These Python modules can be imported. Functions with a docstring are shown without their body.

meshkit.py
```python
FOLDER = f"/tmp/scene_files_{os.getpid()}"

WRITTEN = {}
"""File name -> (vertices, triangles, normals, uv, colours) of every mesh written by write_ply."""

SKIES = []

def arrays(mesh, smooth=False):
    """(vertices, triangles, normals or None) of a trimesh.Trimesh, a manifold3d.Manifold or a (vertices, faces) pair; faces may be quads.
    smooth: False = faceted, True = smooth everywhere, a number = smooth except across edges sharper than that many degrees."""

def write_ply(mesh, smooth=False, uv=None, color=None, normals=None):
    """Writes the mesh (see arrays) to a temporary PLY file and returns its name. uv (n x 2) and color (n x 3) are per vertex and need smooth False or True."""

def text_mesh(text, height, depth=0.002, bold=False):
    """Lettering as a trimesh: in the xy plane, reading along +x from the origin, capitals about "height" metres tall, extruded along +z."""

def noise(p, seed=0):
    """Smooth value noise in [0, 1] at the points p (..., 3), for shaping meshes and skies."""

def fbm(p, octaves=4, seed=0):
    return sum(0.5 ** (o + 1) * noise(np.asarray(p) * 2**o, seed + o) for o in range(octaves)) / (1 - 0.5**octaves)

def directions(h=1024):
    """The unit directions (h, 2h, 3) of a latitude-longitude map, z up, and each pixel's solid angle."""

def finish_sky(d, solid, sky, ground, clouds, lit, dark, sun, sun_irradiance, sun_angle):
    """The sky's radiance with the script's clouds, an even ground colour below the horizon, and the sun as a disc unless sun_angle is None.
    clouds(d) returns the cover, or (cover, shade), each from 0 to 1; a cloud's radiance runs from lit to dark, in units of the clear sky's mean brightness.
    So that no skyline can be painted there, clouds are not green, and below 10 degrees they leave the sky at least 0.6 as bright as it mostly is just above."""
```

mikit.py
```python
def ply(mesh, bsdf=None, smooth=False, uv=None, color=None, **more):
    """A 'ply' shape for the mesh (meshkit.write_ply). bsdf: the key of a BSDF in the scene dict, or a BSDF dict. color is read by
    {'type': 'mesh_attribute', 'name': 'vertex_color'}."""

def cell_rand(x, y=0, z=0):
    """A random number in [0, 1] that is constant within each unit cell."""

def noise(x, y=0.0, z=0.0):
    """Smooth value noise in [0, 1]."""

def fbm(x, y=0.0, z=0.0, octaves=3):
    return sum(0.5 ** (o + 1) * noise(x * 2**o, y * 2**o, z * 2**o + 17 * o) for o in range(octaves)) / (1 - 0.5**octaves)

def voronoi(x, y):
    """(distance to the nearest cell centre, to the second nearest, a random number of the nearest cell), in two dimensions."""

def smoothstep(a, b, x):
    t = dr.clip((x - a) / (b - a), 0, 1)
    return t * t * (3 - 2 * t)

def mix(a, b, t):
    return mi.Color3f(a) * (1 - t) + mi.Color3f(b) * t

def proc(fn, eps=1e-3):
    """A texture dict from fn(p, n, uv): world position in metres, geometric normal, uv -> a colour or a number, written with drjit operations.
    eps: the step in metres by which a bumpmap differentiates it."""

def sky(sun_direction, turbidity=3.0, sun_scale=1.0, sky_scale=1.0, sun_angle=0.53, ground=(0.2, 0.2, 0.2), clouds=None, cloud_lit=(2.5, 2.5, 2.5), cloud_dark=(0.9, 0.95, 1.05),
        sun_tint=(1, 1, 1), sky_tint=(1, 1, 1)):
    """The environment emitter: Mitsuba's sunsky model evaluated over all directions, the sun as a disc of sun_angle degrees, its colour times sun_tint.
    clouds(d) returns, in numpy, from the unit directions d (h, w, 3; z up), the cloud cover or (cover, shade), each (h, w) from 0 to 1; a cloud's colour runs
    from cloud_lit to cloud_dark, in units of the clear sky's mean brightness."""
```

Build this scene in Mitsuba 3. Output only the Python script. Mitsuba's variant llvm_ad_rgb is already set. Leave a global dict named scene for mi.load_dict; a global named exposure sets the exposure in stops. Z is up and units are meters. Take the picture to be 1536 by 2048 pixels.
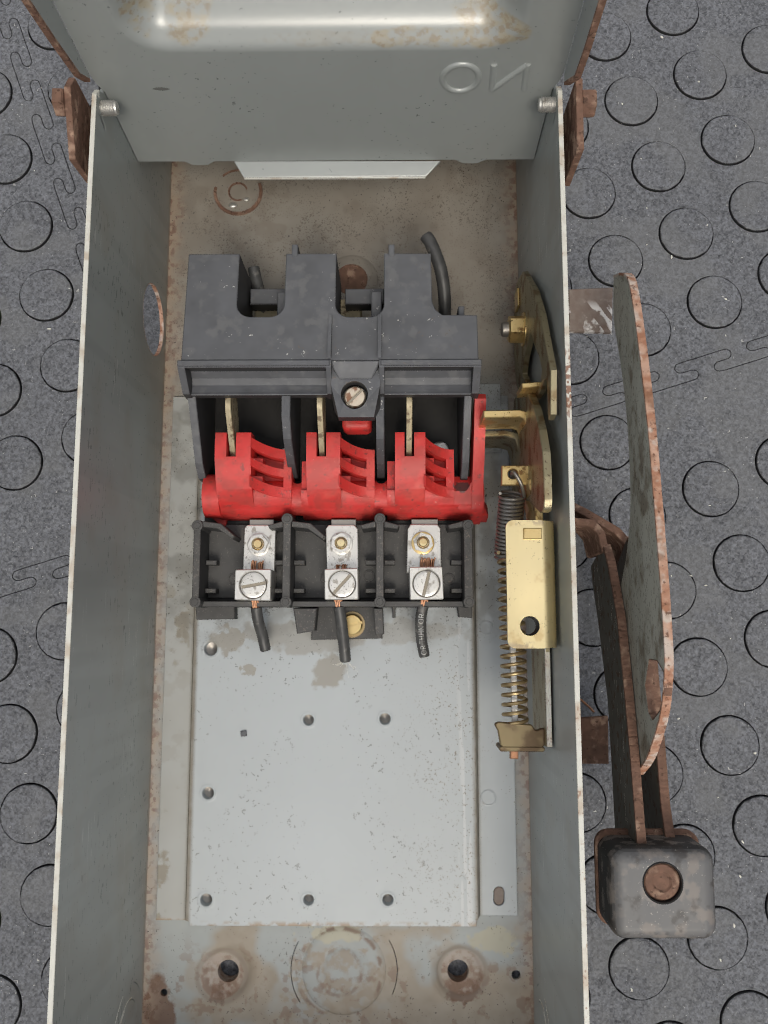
import math, random
import numpy as np
import trimesh
import mapbox_earcut as earcut
import drjit as dr
import mitsuba as mi
import mikit, meshkit
from manifold3d import Manifold, CrossSection
from shapely.geometry import Polygon, LineString, Point, box as sbox
from shapely import affinity
from shapely.ops import unary_union
from mikit import noise, fbm, smoothstep, mix, proc, voronoi

random.seed(7)
rng = np.random.default_rng(7)
scene, labels = {'type': 'scene'}, {}
T = mi.ScalarTransform4f

# ------------------------------------------------------------------ camera, sky, exposure
CAM = [0.0, 0.0, 0.372]
scene['camera'] = {'type': 'perspective', 'fov_axis': 'y', 'fov': 63.43, 'near_clip': 0.005, 'far_clip': 50.0,
                   'to_world': T().look_at(origin=CAM, target=[CAM[0] - 0.0113, CAM[1] + 0.12698, CAM[2] - 0.99184], up=[0.00129, 0.99191, 0.12697])}


def cloud_cover(d):
    n = meshkit.fbm(d * np.array([2.2, 2.2, 3.0]) + 5.0, 4, 3)
    low = np.clip(1.05 - d[..., 2], 0, 1) ** 1.2  # an overcast sky is about three times brighter overhead than at the horizon
    return np.ones(d.shape[:2]), np.clip(low + (n - 0.5) * 0.35, 0, 1)


scene['sky'] = mikit.sky([0.08, -0.52, 0.85], turbidity=3, sun_scale=0.3, sun_tint=(0.90, 1.0, 1.13), sky_scale=0.55, sun_angle=24, clouds=cloud_cover, cloud_lit=(3.6, 3.66, 3.78), cloud_dark=(0.45, 0.47, 0.50))
exposure = 2.3

# ------------------------------------------------------------------ mesh helpers: all shapes are in millimetres


def area2(r):
    x, y = r[:, 0], r[:, 1]
    return float(np.sum(x * np.roll(y, -1) - np.roll(x, -1) * y))


def inset(r, d):
    a, b = r - np.roll(r, 1, 0), np.roll(r, -1, 0) - r
    a = a / np.maximum(np.linalg.norm(a, axis=1, keepdims=True), 1e-9)
    b = b / np.maximum(np.linalg.norm(b, axis=1, keepdims=True), 1e-9)
    na, nb = np.stack([-a[:, 1], a[:, 0]], 1), np.stack([-b[:, 1], b[:, 0]], 1)
    k = 1 + np.sum(na * nb, 1, keepdims=True)
    return r + d * (na + nb) / np.maximum(k, 0.35)


def clean(r):
    r = np.asarray(r, float)
    keep = np.linalg.norm(r - np.roll(r, 1, 0), axis=1) > 1e-4
    return r[keep]


def prism(poly, z0, z1, holes=(), bev=0.0, top=None):
    """A polygon (points or shapely) raised from z0 to z1, its upper edge chamfered by bev; top(x, y) is added to the upper height."""
    if hasattr(poly, 'geoms'):
        return trimesh.util.concatenate([prism(g, z0, z1, (), bev, top) for g in poly.geoms])
    if hasattr(poly, 'exterior'):
        holes = [list(i.coords)[:-1] for i in poly.interiors] + list(holes)
        poly = list(poly.exterior.coords)[:-1]
    rings = []
    for k, r in enumerate([poly, *holes]):
        r = clean(r)
        if (area2(r) > 0) != (k == 0):
            r = r[::-1]
        rings.append(r)
    flat = np.vstack(rings)
    ends = np.cumsum([len(r) for r in rings]).astype(np.uint32)
    ins = np.vstack([inset(r, bev) for r in rings]) if bev else flat
    tri = np.asarray(earcut.triangulate_float64(flat, ends)).reshape(-1, 3)
    tri2 = np.asarray(earcut.triangulate_float64(ins, ends)).reshape(-1, 3) if bev else tri
    n = len(flat)

    def orient(t, v):
        a = np.cross(v[t[:, 1]] - v[t[:, 0]], v[t[:, 2]] - v[t[:, 0]])
        return np.where((a < 0)[:, None], t[:, ::-1], t)
    tri, tri2 = orient(tri, flat), orient(tri2, ins)
    up = np.full(n, float(z1))
    if top is not None:
        up = up + top(flat[:, 0], flat[:, 1])
    layers = [np.c_[flat, np.full(n, float(z0))], np.c_[flat, up - bev]]
    if bev:
        layers.append(np.c_[ins, up])
    faces, at = [tri[:, ::-1]], 0
    for r in rings:
        i = np.arange(len(r)) + at
        j = np.roll(i, -1)
        for L in range(len(layers) - 1):
            faces += [np.c_[i, j, j + n] + L * n, np.c_[i, j + n, i + n] + L * n]
        at += len(r)
    faces.append(tri2 + (len(layers) - 1) * n)
    return trimesh.Trimesh(np.vstack(layers), np.vstack(faces), process=False)


def xplate(polyyz, x0, x1, holes=(), bev=0.0):
    """A plate parallel to the side walls: an outline in (y, z), from x0 to x1 (the chamfer is on the x1 side)."""
    m = prism(polyyz, 0, abs(x1 - x0), holes, bev)
    v = m.vertices
    s = 1 if x1 > x0 else -1
    w = np.c_[x0 + s * v[:, 2], v[:, 0], v[:, 1]]
    return trimesh.Trimesh(w, m.faces if s > 0 else m.faces[:, ::-1], process=False)


def rnd(poly, r, n=6):
    p = poly if hasattr(poly, 'buffer') else Polygon(poly)
    return p.buffer(-r, quad_segs=n).buffer(2 * r, quad_segs=n).buffer(-r, quad_segs=n)


def circle(x, y, r, n=32, ry=None):
    a = np.arange(n) / n * 2 * np.pi
    return [(x + r * math.cos(t), y + (ry or r) * math.sin(t)) for t in a]


def bx(x0, x1, y0, y1, z0, z1, bev=0.25):
    return prism([(x0, y0), (x1, y0), (x1, y1), (x0, y1)], z0, z1, (), bev)


def lathe(profile, center=(0, 0, 0), n=40, axis='z'):
    """Profile of (radius, height) from the bottom outside upward, revolved."""
    p = np.asarray(profile, float)
    a = np.arange(n) / n * 2 * np.pi
    v = np.stack([np.outer(np.cos(a), p[:, 0]), np.outer(np.sin(a), p[:, 0]), np.tile(p[:, 1], (n, 1))], -1)
    m = len(p)
    i = np.arange(n)[:, None] * m + np.arange(m - 1)[None]
    j = (np.arange(n)[:, None] + 1) % n * m + np.arange(m - 1)[None]
    f = np.vstack([np.stack([i, j, j + 1], -1).reshape(-1, 3), np.stack([i, j + 1, i + 1], -1).reshape(-1, 3)])
    v = v.reshape(-1, 3)
    if axis == 'x':
        v = v[:, [2, 0, 1]]
    if axis == '-x':
        v = np.c_[-v[:, 2], v[:, 1], v[:, 0]]
    return trimesh.Trimesh(v + np.asarray(center, float), f, process=False)


def smooth_path(pts, per=8):
    p = np.asarray(pts, float)
    q = np.vstack([2 * p[0] - p[1], p, 2 * p[-1] - p[-2]])
    out = []
    for i in range(1, len(q) - 2):
        for t in np.arange(per) / per:
            a, b, c, d = q[i - 1:i + 3]
            out.append(0.5 * (2 * b + (c - a) * t + (2 * a - 5 * b + 4 * c - d) * t**2 + (3 * b - a - 3 * c + d) * t**3))
    return np.array(out + [p[-1]])


def frames(p):
    t = np.gradient(p, axis=0)
    t /= np.linalg.norm(t, axis=1, keepdims=True)
    u = np.cross(t[0], [0, 0, 1.0] if abs(t[0][2]) < 0.9 else [1.0, 0, 0])
    us = []
    for k in range(len(p)):
        u = u - t[k] * (u @ t[k])
        u = u / np.linalg.norm(u)
        us.append(u)
    us = np.array(us)
    return t, us, np.cross(t, us)


def tube(pts, r, n=12, cap=True):
    p = np.asarray(pts, float)
    r = np.broadcast_to(np.asarray(r, float), (len(p),))
    t, u, w = frames(p)
    a = np.arange(n) / n * 2 * np.pi
    v = p[:, None] + r[:, None, None] * (np.cos(a)[None, :, None] * u[:, None] + np.sin(a)[None, :, None] * w[:, None])
    m = len(p)
    i = np.arange(m - 1)[:, None] * n + np.arange(n)[None]
    j = np.arange(m - 1)[:, None] * n + (np.arange(n)[None] + 1) % n
    f = [np.stack([i, j, j + n], -1).reshape(-1, 3), np.stack([i, j + n, i + n], -1).reshape(-1, 3)]
    v = v.reshape(-1, 3)
    if cap:
        v = np.vstack([v, p[0], p[-1]])
        k = np.arange(n)
        f += [np.c_[(k + 1) % n, k, np.full(n, m * n)], np.c_[(m - 1) * n + k, (m - 1) * n + (k + 1) % n, np.full(n, m * n + 1)]]
    return trimesh.Trimesh(v, np.vstack(f), process=False)


def coil(p0, p1, R, turns, r, per=18, n=8, phase=0.0, taper=None):
    p0, p1 = np.asarray(p0, float), np.asarray(p1, float)
    d = (p1 - p0) / np.linalg.norm(p1 - p0)
    u = np.cross(d, [0, 0, 1.0])
    u /= np.linalg.norm(u)
    w = np.cross(d, u)
    s = np.linspace(0, 1, int(turns * per) + 1)
    a = s * turns * 2 * np.pi + phase
    rr = np.broadcast_to(R if taper is None else R * taper(s), s.shape)
    return tube(p0 + s[:, None] * (p1 - p0) + rr[:, None] * (np.cos(a)[:, None] * u + np.sin(a)[:, None] * w), r, n)


def join(*m):
    return trimesh.util.concatenate(list(m))


def xprof(poly, x0, x1):
    p = np.asarray(poly, float)
    if area2(p) < 0:
        p = p[::-1]
    return CrossSection([p]).extrude(x1 - x0).transform([[0, 0, 1, x0], [1, 0, 0, 0], [0, 1, 0, 0]])


def mbox(x0, x1, y0, y1, z0, z1):
    return Manifold.cube([x1 - x0, y1 - y0, z1 - z0]).translate([x0, y0, z0])


def mcyl(c, r, h, n=48, axis='z'):
    m = Manifold.cylinder(h, r, r, n)
    if axis == 'x':
        m = m.rotate([0, 90, 0])
    return m.translate(list(c))


def rbox(x0, x1, y0, y1, z0, z1, r, n=24):
    s = Manifold.sphere(r, n)
    return Manifold.batch_hull([s.translate([x, y, z]) for x in (x0 + r, x1 - r) for y in (y0 + r, y1 - r) for z in (z0 + r, z1 - r)])


def as_mesh(m):
    if hasattr(m, 'to_mesh'):
        k = m.to_mesh()
        m = trimesh.Trimesh(np.array(k.vert_properties[:, :3]), np.array(k.tri_verts), process=False)
    return m


def rough(line, amp=0.09, step=0.7):
    p = np.asarray(line.coords)
    L = np.r_[0, np.cumsum(np.linalg.norm(np.diff(p, axis=0), axis=1))]
    s = np.arange(0, L[-1], step)
    q = np.stack([np.interp(s, L, p[:, 0]), np.interp(s, L, p[:, 1])], 1) + rng.normal(0, amp, (len(s), 2))
    return LineString(q)


used = {}


def numbered(key):
    n = used.get(key, 0)
    used[key] = n + 1
    return key if n == 0 else f'{key}_{n:03d}'


def add(name, mesh, bsdf, parent=None, label=None, category=None, group=None, kind=None, smooth=32, **more):
    key = numbered(name if parent is None else parent + '__' + name)
    m = as_mesh(mesh)
    m = trimesh.Trimesh(np.asarray(m.vertices) * 0.001, m.faces, process=False)
    scene[key] = mikit.ply(m, bsdf, smooth=smooth, **more)
    tag(key, label, category, group, kind)
    return key


def tag(key, label=None, category=None, group=None, kind=None):
    t = {k: v for k, v in dict(label=label, category=category, group=group, kind=kind).items() if v}
    if t:
        labels[key] = t


def thing(name, label, category, group=None, kind=None):
    key = numbered(name)
    tag(key, label, category, group, kind)
    return key


# ------------------------------------------------------------------ materials


def principled(color, rough=0.5, metallic=0.0, spec=0.5, bump=None, bump_scale=0.0001, eps=2e-4, **more):
    tex = {'type': 'rgb', 'value': list(color)} if isinstance(color, (tuple, list)) else proc(color)
    rg = proc(rough) if callable(rough) else float(rough)
    b = {'type': 'principled', 'base_color': tex, 'roughness': rg, 'metallic': float(metallic), 'specular': float(spec), **more}
    if bump is not None:
        b = {'type': 'bumpmap', 'arbitrary': proc(bump, eps), 'scale': float(bump_scale), 'bsdf': b}
    return {'type': 'twosided', 'bsdf': b}


def N(P, s, o=0.0):
    return noise(P.x * s + o, P.y * s + o * 1.7, P.z * s + 31.0)


def F(P, s, o=0.0, k=4):
    return fbm(P.x * s + o, P.y * s + o * 1.3, P.z * s + 57.0, k)


def specks(P, s, t, o=0.0):
    P = mi.Point3f(P.x * 0.82 + P.y * 0.57, P.y * 0.82 - P.x * 0.57, P.z)
    q = N(P, s * 1.5, o) * 0.62 + N(P, s * 3.7, o + 3) * 0.38
    return smoothstep(t - 0.02, t + 0.05, q) * smoothstep(0.38, 0.62, N(P, s * 0.13, o + 9))


def blob(P, x, y, rx, ry, rough=1.1, s=0.16):
    d = dr.sqrt(dr.square((P.x - x) / rx) + dr.square((P.y - y) / ry))
    return 1 - smoothstep(0.75, 1.05, d + (F(P, s, x * 0.37) - 0.5) * rough)


PAINT = (0.268, 0.290, 0.284)
DIRT = (0.20, 0.165, 0.125)
RUST = (0.20, 0.075, 0.032)


def paint_fn(p, n, uv):
    P = p * 1000.0
    c = mix(PAINT, (0.24, 0.257, 0.249), F(P, 0.035, 3) * 0.9)
    c = mix(c, (0.10, 0.11, 0.115), specks(P, 0.55, 0.80) * 0.8)
    c = mix(c, (0.36, 0.37, 0.36), specks(P, 0.6, 0.80, 40) * 0.6)
    c = mix(c, (0.13, 0.14, 0.138), smoothstep(0.80, 0.9, noise(P.x * 0.4, P.y * 0.35, P.z * 1.8 + 4.0)) * smoothstep(0.5, 0.65, F(P, 0.03, 44)) * 0.6)
    q = smoothstep(0.84, 0.90, noise(P.y * 0.33 + P.z * 0.05, P.z * 1.3, P.x * 0.01 + 4.0)) * smoothstep(0.45, 0.6, F(P, 0.035, 51))
    c = mix(c, (0.09, 0.095, 0.095), q * 0.55)
    c = mix(c, (0.40, 0.41, 0.40), smoothstep(0.88, 0.93, noise(P.y * 0.09 + P.z * 0.02, P.z * 1.1, 14.0)) * smoothstep(0.5, 0.62, F(P, 0.03, 61)) * 0.5)
    c = mix(c, c * 0.8, smoothstep(0.45, 0.75, noise(P.y * 0.22, P.z * 0.02, 24.0)) * 0.35)
    low = smoothstep(7.0, 0.0, P.z + F(P, 0.3, 8) * 5)
    c = mix(c, (0.26, 0.20, 0.15), low * 0.8)
    return mix(c, (0.23, 0.225, 0.20), smoothstep(0.5, 0.75, F(P, 0.06, 21)) * 0.45)


def lid_fn(p, n, uv):
    P = p * 1000.0
    c = mix((0.25, 0.268, 0.265), (0.235, 0.25, 0.245), F(P, 0.04, 3))
    c = mix(c, (0.10, 0.105, 0.105), specks(P, 0.5, 0.78) * 0.85)
    q = mi.Point3f(P.x, P.z, P.y)
    st = blob(q, -69.0, 118.0, 9.0, 5.0) + blob(q, -83.0, 128.0, 5.5, 12.0) + blob(q, 33.0, 117.0, 12.0, 6.0) + blob(q, 12.0, 113.5, 22.0, 2.4) + blob(q, -20.0, 113.5, 30.0, 2.0) * 0.25
    c = mix(c, (0.27, 0.235, 0.165), dr.minimum(st, 1) * 0.8 * smoothstep(0.3, 0.65, F(P, 0.35, 24)))
    c = mix(c, (0.20, 0.145, 0.085), dr.minimum(st, 1) * smoothstep(0.48, 0.66, F(P, 0.6, 4)) * 0.6)
    return mix(c, (0.07, 0.07, 0.065), blob(q, -84.5, 92.5, 4.0, 0.9, 0.8, 0.6) * 0.8)


def rim_fn(p, n, uv):
    P = p * 1000.0
    a = F(P, 0.22, 5)
    c = mix((0.57, 0.565, 0.52), (0.46, 0.40, 0.33), smoothstep(0.45, 0.7, a))
    right = smoothstep(0.0, 10.0, P.x)
    front = smoothstep(60.0, -120.0, P.y)
    c = mix(c, (0.32, 0.19, 0.13), smoothstep(0.74 - 0.10 * right, 0.86 - 0.10 * right, N(P, 1.5, 3) * 0.6 + a * 0.4 + 0.06 * right * front) * 0.8)
    return mix(c, (0.20, 0.08, 0.04), smoothstep(16, 8, dr.abs(P.y - 79)) * right * smoothstep(0.35, 0.6, N(P, 1.3, 7)) * 0.85)


def floor_fn(p, n, uv):
    P = p * 1000.0
    c = mix((0.33, 0.355, 0.36), (0.29, 0.305, 0.30), F(P, 0.05, 3))
    far = smoothstep(60.0, 120.0, P.y + (F(P, 0.05, 2) - 0.5) * 50)
    c = mix(c, mix((0.285, 0.262, 0.23), (0.185, 0.155, 0.125), F(P, 0.06, 6)), far * 0.92)
    c = mix(c, (0.13, 0.095, 0.07), far * smoothstep(0.56, 0.7, F(P, 0.11, 66)) * 0.22)
    c = mix(c, (0.10, 0.075, 0.055), far * (specks(P, 0.9, 0.70, 3) + specks(P, 1.7, 0.72, 13)) * 0.6)
    near = smoothstep(-126.0, -140.0, P.y + (F(P, 0.06, 4) - 0.5) * 30)
    mud = smoothstep(0.42, 0.60, F(P, 0.045, 31))
    c = mix(c, mix((0.33, 0.28, 0.22), (0.25, 0.19, 0.13), F(P, 0.2, 33)), near * mud * 0.8)
    ring = blob(P, -73.0, -150.0, 16.0, 15.0, 0.9, 0.12) + blob(P, 29.0, -148.0, 15.0, 14.0, 1.0, 0.12)
    c = mix(c, (0.30, 0.245, 0.19), dr.minimum(ring, 1) * 0.5)
    rst = blob(P, -73.0, -156.0, 5.0, 6.0, 1.2, 0.4) + blob(P, 30.0, -155.0, 8.0, 6.0, 1.2, 0.4) + blob(P, -100.0, -166.0, 9.0, 14.0, 0.9, 0.2)
    c = mix(c, (0.135, 0.062, 0.032), dr.minimum(rst, 1) * 0.85)
    c = mix(c, (0.40, 0.37, 0.27), (blob(P, 42.0, -136.0, 12.0, 5.5, 1.6, 0.3) + blob(P, -25.0, -133.0, 13.0, 4.0, 1.6, 0.3)) * 0.7)
    ex = dr.maximum(smoothstep(-92.0, -106.0, P.x + F(P, 0.25, 9) * 8), smoothstep(45.0, 59.0, P.x - F(P, 0.25, 9) * 8))
    c = mix(c, mix((0.36, 0.27, 0.20), (0.20, 0.10, 0.06), smoothstep(0.45, 0.7, F(P, 0.5, 11))), ex * 0.85)
    kk = dr.sqrt(dr.square(P.x + 23.0) + dr.square(P.y + 148.6))
    c = mix(c, (0.15, 0.09, 0.06), (smoothstep(1.6, 0.2, dr.abs(kk - 17.7)) + smoothstep(1.3, 0.2, dr.abs(kk - 9.2)) * 0.7) * smoothstep(0.38, 0.62, F(P, 0.3, 97)) * 0.8)
    kd = blob(P, -23.0, -149.0, 20.0, 17.0, 2.2, 0.2) * smoothstep(0.4, 0.6, F(P, 0.25, 71))
    c = mix(c, (0.27, 0.22, 0.17), kd * 0.75)
    c = mix(c, (0.17, 0.09, 0.055), smoothstep(-130, -150, P.y) * smoothstep(0.60, 0.74, F(P, 0.24, 81)) * 0.45)
    for hx_, hy_ in ((-73.0, -150.5), (29.0, -148.5)):
        dd = dr.sqrt(dr.square(P.x - hx_) + dr.square(P.y - hy_))
        c = mix(c, mix((0.36, 0.30, 0.26), (0.20, 0.12, 0.08), smoothstep(0.35, 0.7, F(P, 0.4, 91) + (hy_ - P.y) * 0.02)), smoothstep(9.6, 8.6, dd) * smoothstep(0.2, 0.5, F(P, 0.3, 95)) * 0.75)
        c = mix(c, (0.20, 0.16, 0.13), smoothstep(1.8, 0.3, dr.abs(dd - 10.2)) * 0.5)
    return mix(c, (0.06, 0.05, 0.045), specks(P, 0.8, 0.80, 60) * 0.8)


def plate_fn(p, n, uv):
    P = p * 1000.0
    c = mix((0.412, 0.442, 0.462), (0.378, 0.404, 0.42), F(P, 0.03, 3))
    tan = (0.235, 0.20, 0.15)
    s = blob(P, -28.0, -23.0, 8.5, 8.0, 1.5, 0.22) + blob(P, -73.0, -10.0, 8.0, 6.0, 1.6, 0.3) + blob(P, -63.5, -22.0, 3.6, 2.6, 1.4, 0.5)
    s = s + blob(P, -40.0, -8.0, 26.0, 7.5, 1.4, 0.16) * 0.75 + blob(P, 4.0, -6.0, 28.0, 6.0, 1.5, 0.16) * 0.6
    c = mix(c, tan, dr.minimum(s, 1) * 0.62)
    side = smoothstep(-86.5, -93.0, P.x) * smoothstep(0.50, 0.62, F(P, 0.16, 14, 5)) * (0.25 + 0.75 * dr.maximum(smoothstep(-75.0, -95.0, P.y), smoothstep(26.0, 6.0, dr.abs(P.y + 4.0))))
    c = mix(c, (0.30, 0.285, 0.25), smoothstep(-86.5, -90.0, P.x) * (0.35 + 0.4 * F(P, 0.05, 77)))
    c = mix(c, (0.215, 0.185, 0.14), side * 0.75)
    step = smoothstep(2.6, 0.6, dr.abs(P.x + 87.5)) + smoothstep(2.4, 0.5, dr.abs(P.x - 35.6))
    c = mix(c, (0.15, 0.125, 0.09), dr.minimum(step, 1) * (0.65 + 0.4 * F(P, 0.35, 19)))  # shadow of the plate's two steps, painted into the colour
    worn = smoothstep(26, 30, P.x) * smoothstep(36, 32, P.x) * smoothstep(0.5, 0.62, noise(P.x * 0.8, P.y * 0.05, 3))
    c = mix(c, (0.52, 0.53, 0.54), worn * 0.6)
    edge = smoothstep(-125.6, -127.6, P.y) * smoothstep(0.4, 0.6, F(P, 0.3, 2))
    c = mix(c, (0.28, 0.20, 0.13), edge * 0.8)
    clear = smoothstep(-100, -70, P.y)
    c = mix(c, (0.13, 0.13, 0.125), specks(P, 0.55, 0.77, 70) * 0.6)
    c = mix(c, (0.16, 0.13, 0.10), specks(P, 0.9, 0.74, 90) * smoothstep(-5, 25, P.x) * 0.8)
    up = smoothstep(-18, 8, P.y)
    return mix(c, (0.10, 0.095, 0.085), up * (specks(P, 0.9, 0.70, 15) * 0.8 + 0.45 * smoothstep(0.4, 0.62, F(P, 0.12, 17))))


def rust_fn(p, n, uv):
    P = p * 1000.0
    c = mix((0.215, 0.12, 0.085), (0.105, 0.062, 0.046), F(P, 0.5, 3))
    c = mix(c, (0.40, 0.27, 0.20), smoothstep(0.52, 0.75, F(P, 0.25, 13)) * 0.7)
    return mix(c, (0.05, 0.028, 0.02), smoothstep(0.62, 0.75, F(P, 0.9, 23)) * 0.7)


def rustedge_fn(p, n, uv):
    P = p * 1000.0
    c = mix((0.47, 0.30, 0.225), (0.33, 0.16, 0.10), smoothstep(0.3, 0.7, F(P, 0.35, 3)))
    c = mix(c, (0.52, 0.46, 0.41), smoothstep(0.50, 0.66, F(P, 0.22, 13)) * 0.8)
    c = mix(c, (0.20, 0.10, 0.06), smoothstep(0.52, 0.66, F(P, 0.13, 33)) * 0.7)
    return mix(c, (0.11, 0.05, 0.03), smoothstep(0.60, 0.74, F(P, 0.7, 23)) * 0.8)


def guard_fn(p, n, uv):
    P = p * 1000.0
    st = noise(P.x * 0.6, P.y * 0.045, P.z * 0.30)
    c = mix((0.45, 0.445, 0.39), (0.36, 0.345, 0.285), smoothstep(0.1, 0.9, st * 0.5 + 0.5 * F(P, 0.06, 5)))
    c = mix(c, (0.13, 0.095, 0.06), smoothstep(0.48, 0.72, F(P, 0.12, 8)) * 0.7)
    c = mix(c, (0.40, 0.36, 0.31), smoothstep(0.76, 0.86, noise(P.x * 0.5, P.y * 0.22, P.z * 0.9)) * smoothstep(0.45, 0.6, F(P, 0.05, 3)))
    return mix(c, (0.06, 0.045, 0.03), smoothstep(0.58, 0.72, F(P, 0.8, 28)) * 0.35)


def arm_fn(p, n, uv):
    P = p * 1000.0
    c = mix((0.15, 0.14, 0.12), (0.095, 0.085, 0.07), F(P, 0.12, 5))
    c = mix(c, (0.36, 0.33, 0.29), smoothstep(0.80, 0.90, noise(P.x * 0.5, P.y * 0.25, P.z * 1.1)) * smoothstep(0.42, 0.6, F(P, 0.07, 3)))
    return mix(c, (0.10, 0.05, 0.03), smoothstep(0.52, 0.7, F(P, 0.4, 28)) * 0.7)


def scuff_fn(p, n, uv):
    P = p * 1000.0
    c = mix((0.22, 0.19, 0.17), (0.12, 0.07, 0.05), F(P, 0.4, 3))
    s = smoothstep(0.48, 0.62, noise(P.x * 0.5 + P.y * 0.35, P.y * 0.12 - P.x * 0.1, 2)) * smoothstep(9, 4, dr.abs(P.y - 121)) * smoothstep(0.35, 0.5, F(P, 0.3, 40))
    return mix(c, (0.62, 0.60, 0.59), s * 0.9)


def black_fn(p, n, uv):
    P = p * 1000.0
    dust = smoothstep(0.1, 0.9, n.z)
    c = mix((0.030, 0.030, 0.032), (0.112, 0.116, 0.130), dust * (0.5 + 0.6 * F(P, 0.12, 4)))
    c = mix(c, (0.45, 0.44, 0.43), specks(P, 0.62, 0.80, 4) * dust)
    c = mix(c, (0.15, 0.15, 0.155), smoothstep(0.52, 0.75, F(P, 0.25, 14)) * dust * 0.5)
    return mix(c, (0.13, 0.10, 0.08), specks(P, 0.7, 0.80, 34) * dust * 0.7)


def base_fn(p, n, uv):
    P = p * 1000.0
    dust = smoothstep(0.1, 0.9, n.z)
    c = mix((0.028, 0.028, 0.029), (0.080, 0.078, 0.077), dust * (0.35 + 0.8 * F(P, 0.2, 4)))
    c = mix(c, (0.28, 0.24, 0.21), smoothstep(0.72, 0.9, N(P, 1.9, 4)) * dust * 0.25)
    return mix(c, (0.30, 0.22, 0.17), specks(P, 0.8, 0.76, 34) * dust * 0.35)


def red_fn(p, n, uv):
    P = p * 1000.0
    c = mix((0.60, 0.036, 0.034), (0.52, 0.036, 0.032), F(P, 0.08, 3))
    c = mix(c, (0.60, 0.10, 0.08), smoothstep(0.55, 0.75, F(P, 0.10, 6)) * smoothstep(0.2, 0.9, n.z) * 0.55)
    grime = smoothstep(0.50, 0.75, F(P, 0.13, 12)) * smoothstep(64, 44, P.y)
    c = mix(c, (0.25, 0.035, 0.025), grime * 0.5)
    c = mix(c, (0.14, 0.05, 0.045), smoothstep(0.66, 0.78, F(P, 0.5, 42)) * 0.6)
    c = mix(c, (0.30, 0.05, 0.04), smoothstep(0.45, 0.7, F(P, 0.22, 47, 5)) * 0.45)
    c = mix(c, (0.66, 0.20, 0.17), specks(P, 0.6, 0.80, 5) * 0.7)
    return mix(c, (0.06, 0.05, 0.05), blob(P, 29.0, 55.0, 3.6, 2.6, 1.0, 0.5) * 0.85)


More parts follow.
